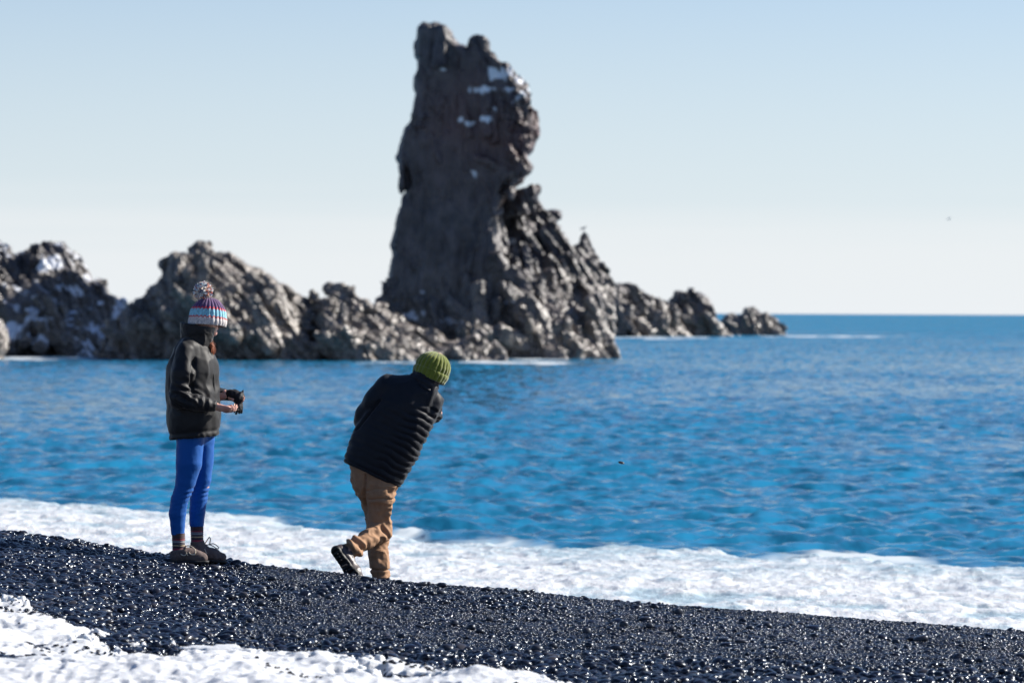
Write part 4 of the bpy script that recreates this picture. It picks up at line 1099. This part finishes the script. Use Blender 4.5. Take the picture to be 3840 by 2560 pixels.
def build_man():
    D = 25.55; S = FPX / D
    o_ = spot(1420, 2228, D); root_loc = Vector((o_.x, D, o_.z))
    g = lambda px, py, y=0.0: ((px - 1420) / S, y, (2228 - py) / S)
    g4 = lambda px, py, y, r: g(px, py, y) + (r,)
    axh = np.array((.36, .10, .93))
    fr = frame((.45, .86, -.30), axh); hc = g(1628, 1385, .03)
    G = Field((-.34, -.42, -.06), (.54, .46, 1.68), .0055)
    b = head_field(G, hc, fr, 1.0)
    b = smin(b, G.cone(g(1585, 1455, .0), g(1615, 1405, .02), .062, .058), .03)
    b = smin(b, G.chain([g4(1560, 1490, 0, .13), g4(1490, 1610, 0, .15), g4(1425, 1740, 0, .13), g4(1402, 1785, 0, .13)], k=(1, 1.35, 1), sm=.05), .04)
    b = smin(b, G.chain([g4(1450, 1465, 0, .06), g4(1372, 1575, .06, .045), g4(1440, 1610, .26, .03)], sm=.02), .03)
    b = smin(b, G.chain([g4(1605, 1505, 0, .06), g4(1630, 1550, .14, .045), g4(1560, 1600, .32, .03)], sm=.02), .03)
    b = smin(b, G.chain([g4(1430, 1800, -.01, .075), g4(1424, 1985, .01, .044), g4(1390, 2018, -.11, .042), g4(1314, 2058, -.35, .032)], sm=.02), .03)
    b = smin(b, G.chain([g4(1376, 1800, .03, .070), g4(1390, 1860, .065, .058), g4(1418, 1960, .10, .046), g4(1422, 2080, .06, .040), g4(1432, 2195, .02, .034)], sm=.02), .02)
    b = smin(b, G.cone(g(1440, 2212, .02), g(1470, 2218, .14), .028, .026), .02)
    b = smin(b, G.cone(g(1292, 2070, -.36), g(1330, 2138, -.36), .028, .026), .02)
    V1, Q1 = G.mesh(b)
    out = [(V1, Q1)]
    for w, d, n, sd in [(g(1444, 1612, .27), (.75, .55, .1), (-.2, .2, -.9), 1), (g(1556, 1602, .33), (-.8, .2, -.1), (0, -.9, -.2), -1)]:
        Gh = Field(np.array(w) - .15, np.array(w) + .15, .004)
        out.append(Gh.mesh(hand_field(Gh, w, d, n, sd, curl=.55, s=1.0)))
    V, Q = join(out)
    C = head_colours(V, hc, fr, (.50, .26, .19), (.40, .15, .13))
    body = mesh_obj('person', V, Q, skin_mat('man_skin'), attrs={'tone': C}, loc=root_loc)
    tag(body, 'man in black padded jacket, tan trousers and green knit hat, leaning after throwing a stone', 'person')
    # ---- jacket
    mj = cloth('black_quilted_nylon', (.008, .010, .015, 1), rough=.56, spec=.16, sheen=.05, weave=900, bump=.05, var=.15)
    G = Field((-.32, -.30, .64), (.55, .46, 1.56), .006)
    f = G.chain([g4(1583, 1445, 0, .070), g4(1552, 1482, 0, .135), g4(1512, 1540, 0, .205), g4(1475, 1612, 0, .212), g4(1440, 1682, 0, .212), g4(1412, 1742, 0, .196), g4(1392, 1800, 0, .188)], k=(1, 1.42, 1), sm=.05)
    f = smin(f, G.cone(g(1452, 1452, 0), g(1598, 1488, 0), .082, .086), .06)
    f = smax(f, -G.plane(g(1400, 1783, 0), (.42, .05, .91)), .016)
    la = G.chain([g4(1455, 1455, -.005, .094), g4(1412, 1505, .0, .086), g4(1374, 1562, .04, .074), g4(1368, 1580, .06, .066)], sm=.03)
    la = smin(la, G.chain([g4(1368, 1580, .06, .064), g4(1400, 1602, .17, .054), g4(1442, 1612, .26, .042)], sm=.03), .03)
    ra = G.chain([g4(1598, 1492, .01, .094), g4(1616, 1528, .06, .084), g4(1622, 1552, .13, .066)], sm=.03)
    ra = smin(ra, G.chain([g4(1617, 1560, .13, .060), g4(1594, 1588, .24, .050), g4(1560, 1602, .32, .042)], sm=.03), .03)
    f = smin(f, la, .008); f = smin(f, ra, .030)
    tdir = np.array((.46, 0, .888))
    def quilt(V):
        px = 1420 + V[:, 0] * S; py = 2228 - V[:, 2] * S
        a = V[:, 0] * tdir[0] + V[:, 2] * tdir[2] + .016 * fbm(V[:, 0] * 6, V[:, 1] * 6, V[:, 2] * 6, 2, 5)
        w = np.clip((py - 1490 - .15 * (px - 1500)) / 40, 0, 1) * (V[:, 1] < .22)
        arm = np.clip((1395 - px) / 15, 0, 1) * (py < 1600)
        q = np.abs(np.sin(math.pi * a / .047))
        side = np.clip((px - 1480 + (py - 1600) * .5) / 60, 0, 1)
        r = w * (1 - arm) * (.0035 + .0085 * side) * (q ** .6 - .62)
        ca = np.clip((px - 1600) / 30, 0, 1) * (py < 1600) * (py > 1440)
        r += ca * .014 * np.sin((px * .9 + py * .45) / 7.0)
        hem = np.abs((py - 1783) - (px - 1400) * .46)
        r -= .006 * np.exp(-((hem - 16) / 4) ** 2)
        r -= .022 * np.exp(-(((px - (1345 + (1600 - py) * .80)) / 6) ** 2)) * (py > 1495) * (py < 1612) * (V[:, 1] < .05)
        return r
    jk = garment('padded_jacket', G, f, mj, body, amp=.004, freq=6, seed=81, extra=quilt)
    G = Field((.13, -.18, 1.28), (.44, .2, 1.54), .0045)
    col = G.cone(g(1578, 1465, 0), g(1600, 1408, .01), .110, .100)
    inn = G.cone(g(1578, 1465, 0), g(1606, 1400, .01), .080, .080)
    col = smax(col, -inn, .004)
    col = smax(col, G.plane(g(1554, 1390, 0), (.46, .1, .9)), .008)
    col = smax(col, -G.plane(g(1538, 1420, 0), (.52, 0, .86)), .01)
    garment('collar', G, col, mj, jk, amp=.004, freq=12, seed=84, extra=lambda V: .004 * np.sin((V[:, 0] * .46 + V[:, 2] * .888) / .0065))
    # ---- trousers
    mt = cloth('tan_canvas', (.285, .165, .095, 1), rough=.8, spec=.2, weave=700, bump=.15, var=.14, big=12)
    G = Field((-.34, -.50, .04), (.22, .30, .98), .0055)
    pel = G.chain([g4(1400, 1765, 0, .155), g4(1402, 1800, 0, .145)], k=(1, 1.25, 1), sm=.03)
    rt = G.chain([g4(1440, 1800, -.015, .108), g4(1430, 1850, -.02, .100), g4(1425, 1905, -.01, .090), g4(1420, 1960, .01, .080), g4(1430, 1992, .01, .074)], sm=.03)
    rc = G.chain([g4(1428, 1994, .0, .070), g4(1385, 2018, -.12, .066), g4(1345, 2038, -.24, .062), g4(1316, 2056, -.34, .066)], sm=.02)
    rc = smax(rc, -G.plane(g(1310, 2060, -.345), (.45, .85, .25)), .008)
    rt = smin(rt, rc, .03)
    lt = G.chain([g4(1368, 1790, .03, .105), g4(1378, 1830, .05, .088), g4(1402, 1890, .08, .078), g4(1418, 1955, .10, .072), g4(1420, 2020, .09, .066), g4(1421, 2075, .06, .061), g4(1428, 2125, .04, .062), g4(1433, 2188, .02, .064)], sm=.03)
    lt = smax(lt, -G.plane(g(1434, 2196, 0), (0, 0, 1)), .008)
    f = smin(smin(pel, rt, .03), lt, .006)
    f = smax(f, G.plane(g(1400, 1745, 0), (.42, 0, .9)), .02)
    def folds(V):
        px = 1420 + V[:, 0] * S; py = 2228 - V[:, 2] * S; y = V[:, 1]
        n = fbm(V[:, 0] * 6, V[:, 1] * 6, V[:, 2] * 6, 2, 3)
        r = 0 * px
        calf = np.clip((-y - .03) / .05, 0, 1) * (py > 1960)
        t = (1430 - px) * .88 + (py - 1994) * .45 - y * 60
        stack = np.clip((-y - .20) / .08, 0, 1)
        r += calf * stack * .011 * np.sin(t / 6.0 + 3.0 * n + (py - 2050) * .05)
        knee = np.exp(-(((px - 1440) / 26) ** 2 + ((py - 1995) / 26) ** 2))
        r += knee * .013 * np.sin((px * .8 - py * .6) / 4.6 + 2.0 * n)
        r += .006 * calf * (1 - stack) * np.sin((px * .3 + py) / 9 + 4 * n)
        th = (py > 1800) * (py < 1970) * (px > 1370)
        r -= th * .009 * np.exp(-((py - 1862 - 3 * np.sin(px / 18) + 12 * n) / 3.5) ** 2) * np.clip((px - 1378) / 20, 0, 1)
        r -= th * .005 * np.exp(-((py - 1828 + (px - 1420) * .25 + 10 * n) / 4.0) ** 2)
        rs = np.clip((px - 1450) / 15, 0, 1) * th
        r += rs * .003 * np.sin(py / 5.5 + 6 * n)
        r -= .020 * np.exp(-((px - (1372 + 3 * np.sin(py / 20))) / 5) ** 2) * (py > 1775) * (py < 1925) * (y < .02)
        low = (py > 2060) * (y > -.08)
        r += low * .006 * np.sin(py / 8 + px / 14 + 4 * n) * np.clip((px - 1415) / 15, .1, 1)
        r -= low * .012 * np.exp(-((py - 2136) / 3.0) ** 2)
        r += low * .004 * np.clip((py - 2138) / 4, 0, 1)
        return r
    tr = garment('trousers', G, f, mt, body, amp=.008, freq=9, seed=91, extra=folds)
    # back seam and side seam
    seam = cloth('tan_seam', (.15, .075, .04, 1), rough=.85)
    # ---- boots
    mb = cloth('dark_brown_leather', (.055, .040, .040, 1), rough=.45, spec=.4, weave=200, bump=.15)
    ms = cloth('black_lug_rubber', (.010, .010, .010, 1), rough=.55)
    nrm = np.array((.42, .86, .36))
    sh, P, L, _ = shoe(body, g(1259, 2040, -.40), g(1366, 2196, -.43), g(1316, 2062, -.33), mb, ms, w=.052, soleth=.028, name='boot', upn=nrm)
    stud = cloth('pale_stud', (.30, .20, .14, 1), rough=.6)
    parts = []
    for a, bb, r in [(.16, .012, .005), (.23, .012, .005), (.30, .010, .005), (.52, -.006, .005), (.61, -.006, .005), (.70, -.004, .005), (.79, -.002, .005)]:
        c = P(a, bb, -.001); Gs = Field(c - .012, c + .012, .002)
        parts.append(Gs.mesh(Gs.ell(c, (r, r, r))))
    c0, c1 = P(.41, -.016, .006), P(.43, .018, .006)
    Gs = Field(np.minimum(c0, c1) - .012, np.maximum(c0, c1) + .012, .002); parts.append(Gs.mesh(Gs.cone(c0, c1, .006, .006)))
    V, Q = join(parts); mesh_obj('sole_stud', V, Q, stud, sh)
    shoe(body, g(1425, 2226, -.03), g(1475, 2232, .20), g(1434, 2178, .02), mb, ms, w=.052, soleth=.028, name='boot')
    # ---- hat
    mh = cloth('moss_green_wool', (.125, .150, .014, 1), rough=.9, spec=.2, sheen=.5, weave=300, bump=.5, dist=.002, var=.25, big=90)
    hb = np.array(g(1610, 1412, .02))
    hat = knit_hat('knit_hat', hb, axh, [(.020, .104), (.03, .111), (.06, .116), (.09, .113), (.125, .098), (.152, .070), (.168, .038), (.172, .015), (.172, .001)], 22, .0085, mh, body)
    knit_hat('brim', hb, axh, [(-.012, .100), (-.018, .104), (-.012, .112), (.01, .117), (.03, .120), (.042, .119), (.048, .114), (.046, .108)], 22, .005, mh, hat)
build_man(); clock('man')

# the stone just thrown, in the air, and grit kicked up behind the man
def small_stone(name, p, r, mat, squash=(1, .8, .55), rot=(0, 0, 0), seed=0):
    G = Field([-1.6] * 3, [1.6] * 3, .16)
    f = G.ell((0, 0, 0), squash) + .06 * vnoise(G.x * 1.2 + seed, G.y * 1.2, G.z * 1.2, seed)
    V, Q = G.mesh(f); o = mesh_obj(name, V * r, Q, mat, loc=p); o.rotation_euler = rot
    return o
# ================================================================== PEBBLES
def pebble_mat():
    m, nt, p = mat_new('wet_black_pebble')
    oi = node(nt, 'ShaderNodeObjectInfo')
    cr = node(nt, 'ShaderNodeValToRGB'); e = cr.color_ramp.elements
    e[0].color = (.003, .004, .010, 1); e[1].color = (.009, .010, .018, 1); e[1].position = .9
    x = cr.color_ramp.elements.new(.97); x.color = (.045, .042, .046, 1)
    nt.links.new(oi.outputs['Random'], cr.inputs[0]); nt.links.new(cr.outputs[0], p.inputs['Base Color'])
    mr = node(nt, 'ShaderNodeMapRange'); mr.inputs['To Min'].default_value = .15; mr.inputs['To Max'].default_value = .31
    ml = node(nt, 'ShaderNodeMath', _operation='MULTIPLY'); ml.inputs[1].default_value = 7.31
    fr = node(nt, 'ShaderNodeMath', _operation='FRACT'); nt.links.new(oi.outputs['Random'], ml.inputs[0]); nt.links.new(ml.outputs[0], fr.inputs[0])
    nt.links.new(fr.outputs[0], mr.inputs['Value']); nt.links.new(mr.outputs[0], p.inputs['Roughness'])
    tc = node(nt, 'ShaderNodeTexCoord'); n = node(nt, 'ShaderNodeTexNoise', Scale=9.0, Detail=3); nt.links.new(tc.outputs['Object'], n.inputs['Vector'])
    b = node(nt, 'ShaderNodeBump', Strength=.08, Distance=.05); nt.links.new(n.outputs['Fac'], b.inputs['Height']); nt.links.new(b.outputs[0], p.inputs['Normal'])
    p.inputs['Specular IOR Level'].default_value = .38; p.inputs['Specular Tint'].default_value = (.80, .90, 1, 1)
    return m
PM = pebble_mat()
PM2 = PM.copy(); PM2.name = 'smooth_grey_black_pebble'      # the larger stones are drier and a touch paler
for n_ in PM2.node_tree.nodes:
    if n_.type == 'VALTORGB':
        n_.color_ramp.elements[0].color = (.010, .012, .020, 1); n_.color_ramp.elements[1].color = (.030, .031, .040, 1)
    if n_.type == 'MAP_RANGE': n_.inputs['To Min'].default_value = .26; n_.inputs['To Max'].default_value = .42
def pebble_mesh(i, h):
    r = np.random.default_rng(100 + i)
    G = Field([-1.35] * 3, [1.35] * 3, h)
    sx, sy, sz = 1, r.uniform(.62, .95), r.uniform(.42, .72)
    x, y, z = G.x / sx, G.y / sy, G.z / sz; pw = r.uniform(2.0, 2.7)
    f = (np.abs(x) ** pw + np.abs(y) ** pw + np.abs(z) ** pw) ** (1 / pw) - 1 + .13 * vnoise(G.x * .9 + i * 3, G.y * .9, G.z * .9, i)
    V, Q = G.mesh(f)
    return V, Q
protos_hi = [mesh_obj('stone_shape', *pebble_mesh(i, .13), PM2, link=False) for i in range(10)]
protos_lo = [mesh_obj('gravel_shape', *pebble_mesh(i, .34), PM, link=False) for i in range(5)]
rg = np.random.default_rng(77)
def size_field(x, Y, px, py):
    """share of coarser stones: high on the left, in the bottom rows and in loose drifts"""
    n = fbm(x * 1.1, Y * .9, 0 * x, 3, 55)
    left = np.clip((1050 - px) / 700, 0, 1)
    bot = np.clip((py - np.interp(px, [-500, 1400, 2200, 3840], [2330, 2400, 2440, 2500])) / 90, 0, 1)
    return np.clip(1.05 * left * (1 + .3 * n) + .55 * bot + .28 * np.clip(n - .1, 0, 1), 0, 1)
PTS = []
def cloud(n, rmin, rmax, prob, lift, pw=1.6, seed=0, onsnow=False):
    r = np.random.default_rng(seed)
    Y = np.sqrt(r.uniform(15.4 ** 2, 26.4 ** 2, n)); px = r.uniform(-850, 4690, n); x = (px - 1920) / FPX * Y
    z = ground_z(x, Y); py = hz(px) + (CAM_H - z) / Y * FPX
    keep = (Y < crest_Y(px) + 1.0) & (py < 2760)
    d, e = snow_depth(x, Y); keep &= ((d > .03) & (e < 1.3)) if onsnow else (d < .035)
    if onsnow: z = z + d
    keep &= r.uniform(0, 1, n) < prob(x, Y, px, py)
    x, Y, z = x[keep], Y[keep], z[keep]; m = len(x)
    s = rmin * (rmax / rmin) ** (r.uniform(0, 1, m) ** pw)
    rot = np.stack([r.normal(0, .30, m), r.normal(0, .30, m), r.uniform(0, 6.28, m)], -1)
    sc = np.stack([s * r.uniform(.9, 1.35, m), s * r.uniform(.8, 1.1, m), s * r.uniform(.75, 1.2, m)], -1)
    PTS.append((np.stack([x, Y, z + s * lift], -1), rot, sc))
    return m
fine = lambda x, Y, px, py: np.clip(1.15 - .85 * size_field(x, Y, px, py), .3, 1)
n1 = cloud(540000, .0056, .0095, fine, .35, seed=1)
n2 = cloud(200000, .010, .019, lambda x, Y, px, py: np.clip(.10 + .95 * size_field(x, Y, px, py), 0, 1), .35, seed=2)
n3 = cloud(130000, .018, .038, lambda x, Y, px, py: np.clip(-.02 + .95 * size_field(x, Y, px, py) ** 1.3, .003, 1), .30, pw=2.2, seed=3)
cloud(80000, .006, .015, lambda x, Y, px, py: np.clip((vnoise(x * 2.2, Y * 4.5, 0 * x, 321) - .42) * 3.5, .0015, 1), .25, seed=4, onsnow=True)
print('pebbles', n1, n2, n3)
P_ = np.concatenate([p[0] for p in PTS]); R_ = np.concatenate([p[1] for p in PTS]); S_ = np.concatenate([p[2] for p in PTS])
gr = mesh_obj('pebble_beach', P_, None, None, attrs={'rot': R_, 'size': S_})
tag(gr, 'countless small wet black pebbles covering the beach', 'pebbles', kind='stuff')
ng = bpy.data.node_groups.new('scatter_pebbles', 'GeometryNodeTree')
ng.interface.new_socket('Geometry', in_out='INPUT', socket_type='NodeSocketGeometry')
ng.interface.new_socket('Geometry', in_out='OUTPUT', socket_type='NodeSocketGeometry')
gi = ng.nodes.new('NodeGroupInput'); go = ng.nodes.new('NodeGroupOutput')
gj = ng.nodes.new('GeometryNodeJoinGeometry')
for o in protos_lo:
    oi = ng.nodes.new('GeometryNodeObjectInfo'); oi.inputs['Object'].default_value = o; oi.inputs['As Instance'].default_value = True
    ng.links.new(oi.outputs['Geometry'], gj.inputs[0])
m2p = ng.nodes.new('GeometryNodeMeshToPoints'); ng.links.new(gi.outputs[0], m2p.inputs[0])
iop = ng.nodes.new('GeometryNodeInstanceOnPoints'); ng.links.new(m2p.outputs[0], iop.inputs['Points']); ng.links.new(gj.outputs[0], iop.inputs['Instance'])
iop.inputs['Pick Instance'].default_value = True
for nm, sk in (('rot', 'Rotation'), ('size', 'Scale')):
    na = ng.nodes.new('GeometryNodeInputNamedAttribute'); na.data_type = 'FLOAT_VECTOR'; na.inputs['Name'].default_value = nm
    ng.links.new(na.outputs['Attribute'], iop.inputs[sk])
ng.links.new(iop.outputs[0], go.inputs[0])
md = gr.modifiers.new('scatter', 'NODES'); md.node_group = ng
clock('gravel')

# individual stones: the ones that stand out in the photo, then the next largest scattered among them
MARK = [  # px, py, width px, height px
    (72, 2002, 42, 18), (238, 2040, 40, 22), (285, 2038, 34, 20), (190, 2040, 30, 16), (22, 2088, 44, 20), (20, 2150, 36, 22), (60, 2168, 44, 24), (68, 2180, 36, 22), (192, 2187, 44, 42), (218, 2208, 32, 26),
    (246, 2190, 40, 24), (290, 2205, 34, 26), (135, 2236, 34, 28), (300, 2262, 40, 24), (228, 2148, 40, 22), (398, 2122, 42, 20), (446, 2131, 40, 20), (412, 2150, 30, 30), (518, 2158, 28, 34), (592, 2166, 26, 28),
    (625, 2205, 46, 14), (272, 2290, 38, 32), (394, 2277, 42, 22), (494, 2285, 46, 30), (700, 2225, 42, 26), (692, 2240, 32, 22), (733, 2250, 28, 28), (762, 2246, 38, 20), (762, 2261, 38, 14), (745, 2270, 32, 16),
    (862, 2242, 42, 24), (882, 2266, 26, 18), (768, 2308, 32, 26), (446, 2318, 34, 28), (370, 2330, 44, 26), (412, 2315, 28, 30), (530, 2120, 34, 16), (722, 2110, 34, 18), (720, 2125, 30, 16), (812, 2140, 30, 18),
    (1024, 2172, 34, 20), (945, 2195, 30, 18), (998, 2195, 30, 18), (975, 2205, 52, 16), (1099, 2208, 34, 18), (1083, 2196, 24, 14), (1105, 2196, 26, 14), (1146, 2198, 22, 12), (1210, 2202, 28, 14), (988, 2220, 28, 18),
    (1010, 2230, 26, 14), (1012, 2290, 40, 14), (1238, 2240, 36, 18), (1236, 2243, 24, 16), (1358, 2212, 32, 18), (1395, 2224, 40, 20), (1370, 2238, 38, 16), (1380, 2172, 46, 16), (1400, 2176, 24, 14), (1582, 2194, 44, 16),
    (1610, 2192, 22, 14), (1662, 2197, 36, 18), (1500, 2184, 26, 14), (1660, 2226, 36, 20), (1728, 2224, 30, 16), (1828, 2213, 40, 16), (1840, 2241, 30, 14), (1892, 2226, 26, 16), (1530, 2250, 26, 18), (1258, 2370, 40, 26),
    (1108, 2390, 34, 20), (1282, 2391, 28, 20), (1382, 2424, 34, 24), (1450, 2456, 26, 22), (1500, 2444, 32, 18), (1682, 2434, 46, 28), (1762, 2437, 28, 18), (1795, 2450, 32, 20), (1710, 2334, 26, 18), (1840, 2324, 26, 18),
    (1580, 2352, 34, 14), (1460, 2352, 40, 10), (1850, 2485, 40, 26), (1780, 2484, 36, 22), (1930, 2425, 42, 26), (2018, 2436, 42, 28), (2075, 2426, 34, 24), (2015, 2326, 30, 14), (1948, 2360, 26, 14), (1925, 2423, 36, 18),
    (2425, 2323, 48, 16), (2425, 2310, 28, 12), (2315, 2433, 42, 22), (2290, 2434, 26, 18), (2414, 2404, 38, 12), (2162, 2465, 32, 14), (2258, 2502, 42, 24), (2215, 2505, 34, 16), (2145, 2538, 34, 26), (2192, 2550, 30, 26),
    (2340, 2532, 44, 22), (2305, 2520, 28, 28), (2004, 2490, 42, 18), (2575, 2525, 36, 30), (2590, 2480, 52, 14), (2550, 2486, 36, 16), (2720, 2402, 42, 16), (2786, 2410, 48, 10), (2735, 2545, 48, 30), (2775, 2538, 32, 22),
    (2580, 2455, 26, 20), (2405, 2540, 32, 16), (2815, 2552, 36, 20), (2478, 2498, 40, 18), (2908, 2392, 36, 16), (2912, 2430, 30, 14), (3008, 2340, 24, 10), (3124, 2354, 22, 10), (3425, 2397, 34, 14), (3458, 2398, 52, 24),
    (3265, 2408, 22, 18), (3568, 2383, 20, 12), (3702, 2431, 28, 14), (3610, 2422, 22, 12), (3180, 2515, 52, 18), (3360, 2515, 34, 18), (3466, 2542, 42, 20), (3540, 2553, 42, 22), (3100, 2538, 46, 14), (2975, 2550, 60, 26),
    (3205, 2556, 36, 12), (3600, 2518, 34, 18), (3050, 2490, 22, 22), (3790, 2530, 30, 20), (2840, 2345, 26, 12), (950, 2170, 22, 12), (1135, 2143, 26, 11), (1178, 2142, 22, 10), (2155, 2240, 0, 0), (2205, 2248, 24, 10),
    (1976, 2222, 20, 16), (1940, 2235, 26, 14), (2600, 2540, 40, 22), (2920, 2520, 36, 20)]
MARK = [m for m in MARK if m[2] > 0]
def ground_at(px, py):
    """walk the sight line out until it meets the beach"""
    Ys = np.linspace(15.2, 25.8, 900); x = (px - 1920) / FPX * Ys
    z = ground_z(x, Ys); ray = CAM_H - (py - hz(px)) / FPX * Ys
    k = np.argmax(ray <= z)
    if ray[k] > z[k]:
        k = int(np.argmin(ray - z))
    return float(x[k]), float(Ys[k]), float(z[k])
stones = []
for px, py, w, h in MARK:
    x, Y, z = ground_at(px, py + h * .35)
    stones.append((px, py, x, Y, z, w / 2 / FPX * Y, h / max(w, 1)))
r_ = np.random.default_rng(909)
while len(stones) < 300:
    px = r_.uniform(-20, 3860); x_left = px < 1000
    py = r_.uniform(float(crest_py(px)) + 6, 2556)
    x, Y, z = ground_at(px, py); d, e = snow_depth(np.array([x]), np.array([Y]))
    if d[0] > .03: continue
    sf = float(size_field(np.array([x]), np.array([Y]), np.array([px]), np.array([py]))[0])
    if r_.uniform() > sf * .9 + .08: continue
    if any(abs(px - s[0]) < 24 and abs(py - s[1]) < 12 for s in stones): continue
    stones.append((px, py, x, Y, z, r_.uniform(11, 16) / FPX * Y, r_.uniform(.45, .85)))
def region(px, py):
    top = float(crest_py(px)); bt = min(2560, float(np.interp(px, SNOWB[:, 0], SNOWB[:, 1])))
    t = (py - top) / (bt - top)
    row = 'on the beach crest' if t < .10 else 'just below the crest' if t < .3 else 'on the upper slope' if t < .5 else 'on the lower slope' if t < .75 else ('beside the snow edge' if bt < 2556 else 'near the bottom edge')
    col = ('far left of the woman' if px < 300 else 'left of the woman' if px < 620 else 'below the woman' if px < 860 else 'between the two people' if px < 1230 else 'below the man' if px < 1520
           else 'right of the man' if px < 1950 else 'below the sea stack' if px < 2000 else 'in the middle right' if px < 2700 else 'toward the right' if px < 3300 else 'at the far right')
    return row, col
info = []
for i, (px, py, x, Y, z, r, asp) in enumerate(stones):
    size = 'large' if r * FPX / Y > 20 else 'medium' if r * FPX / Y > 14.5 else 'small'
    shp = 'long flat' if asp < .42 else 'flat oval' if asp < .58 else 'oval' if asp < .8 else 'round'
    row, col = region(px, py)
    info.append((size + ' ' + shp, row, col))
from collections import defaultdict
byk = defaultdict(list)
for i, k in enumerate(info): byk[k].append(i)
ORD = ['leftmost', 'second', 'third', 'fourth', 'fifth', 'sixth', 'seventh', 'eighth', 'ninth', 'tenth', 'eleventh', 'twelfth']
lab = {}
for k, idx in byk.items():
    idx.sort(key=lambda i: stones[i][0])
    for j, i in enumerate(idx):
        base = '%s pebble %s %s' % (k[0], k[1], k[2])
        if len(idx) == 1: lab[i] = base
        elif j == 0: lab[i] = 'leftmost ' + base
        elif j == len(idx) - 1: lab[i] = 'rightmost ' + base
        else: lab[i] = ORD[min(j, 11)] + ' from left ' + base
for i, (px, py, x, Y, z, r, asp) in enumerate(stones):
    src = protos_hi[i % 10]
    o = bpy.data.objects.new('pebble', src.data)
    COL.objects.link(o)
    b = np.array(src.data.vertices[0].co)
    co = np.empty(len(src.data.vertices) * 3, np.float32); src.data.vertices.foreach_get('co', co); co = co.reshape(-1, 3)
    ex = np.ptp(co, axis=0) / 2
    r *= 1.1; o.scale = (r / ex[0], r * .8 / ex[1], r * max(asp, .3) * 1.05 / ex[2])
    o.location = (x, Y, z + .006 + r * asp * .55)
    o.rotation_euler = (r_.normal(0, .12), r_.normal(0, .14), r_.uniform(-.5, .5) + (math.pi if i % 2 else 0))
    tag(o, lab[i], 'pebble', group='larger pebbles lying on the black beach')
# the stone in the air
o = bpy.data.objects.new('thrown_stone', protos_hi[3].data); COL.objects.link(o)
o.location = spot(2332, 1734, 27.5); o.scale = (.0255, .022, .019); o.rotation_euler = (.1, .22, .1)
tag(o, 'black stone flying through the air above the water, right of the man', 'stone')
for px, py, r in [(1186, 2134, .0035), (1197, 2132, .0025), (1192, 2137, .002), (1214, 2134, .0022), (1173, 2126, .0018), (1168, 2138, .0018)]:
    o = bpy.data.objects.new('kicked_grit', protos_lo[1].data); COL.objects.link(o)
    o.location = spot(px, py, 25.0); o.scale = (r, r, r * 1.4)
    tag(o, 'speck of black grit kicked up above the crest behind the raised boot', 'grit', group='grit kicked up behind the boot')
clock('stones')
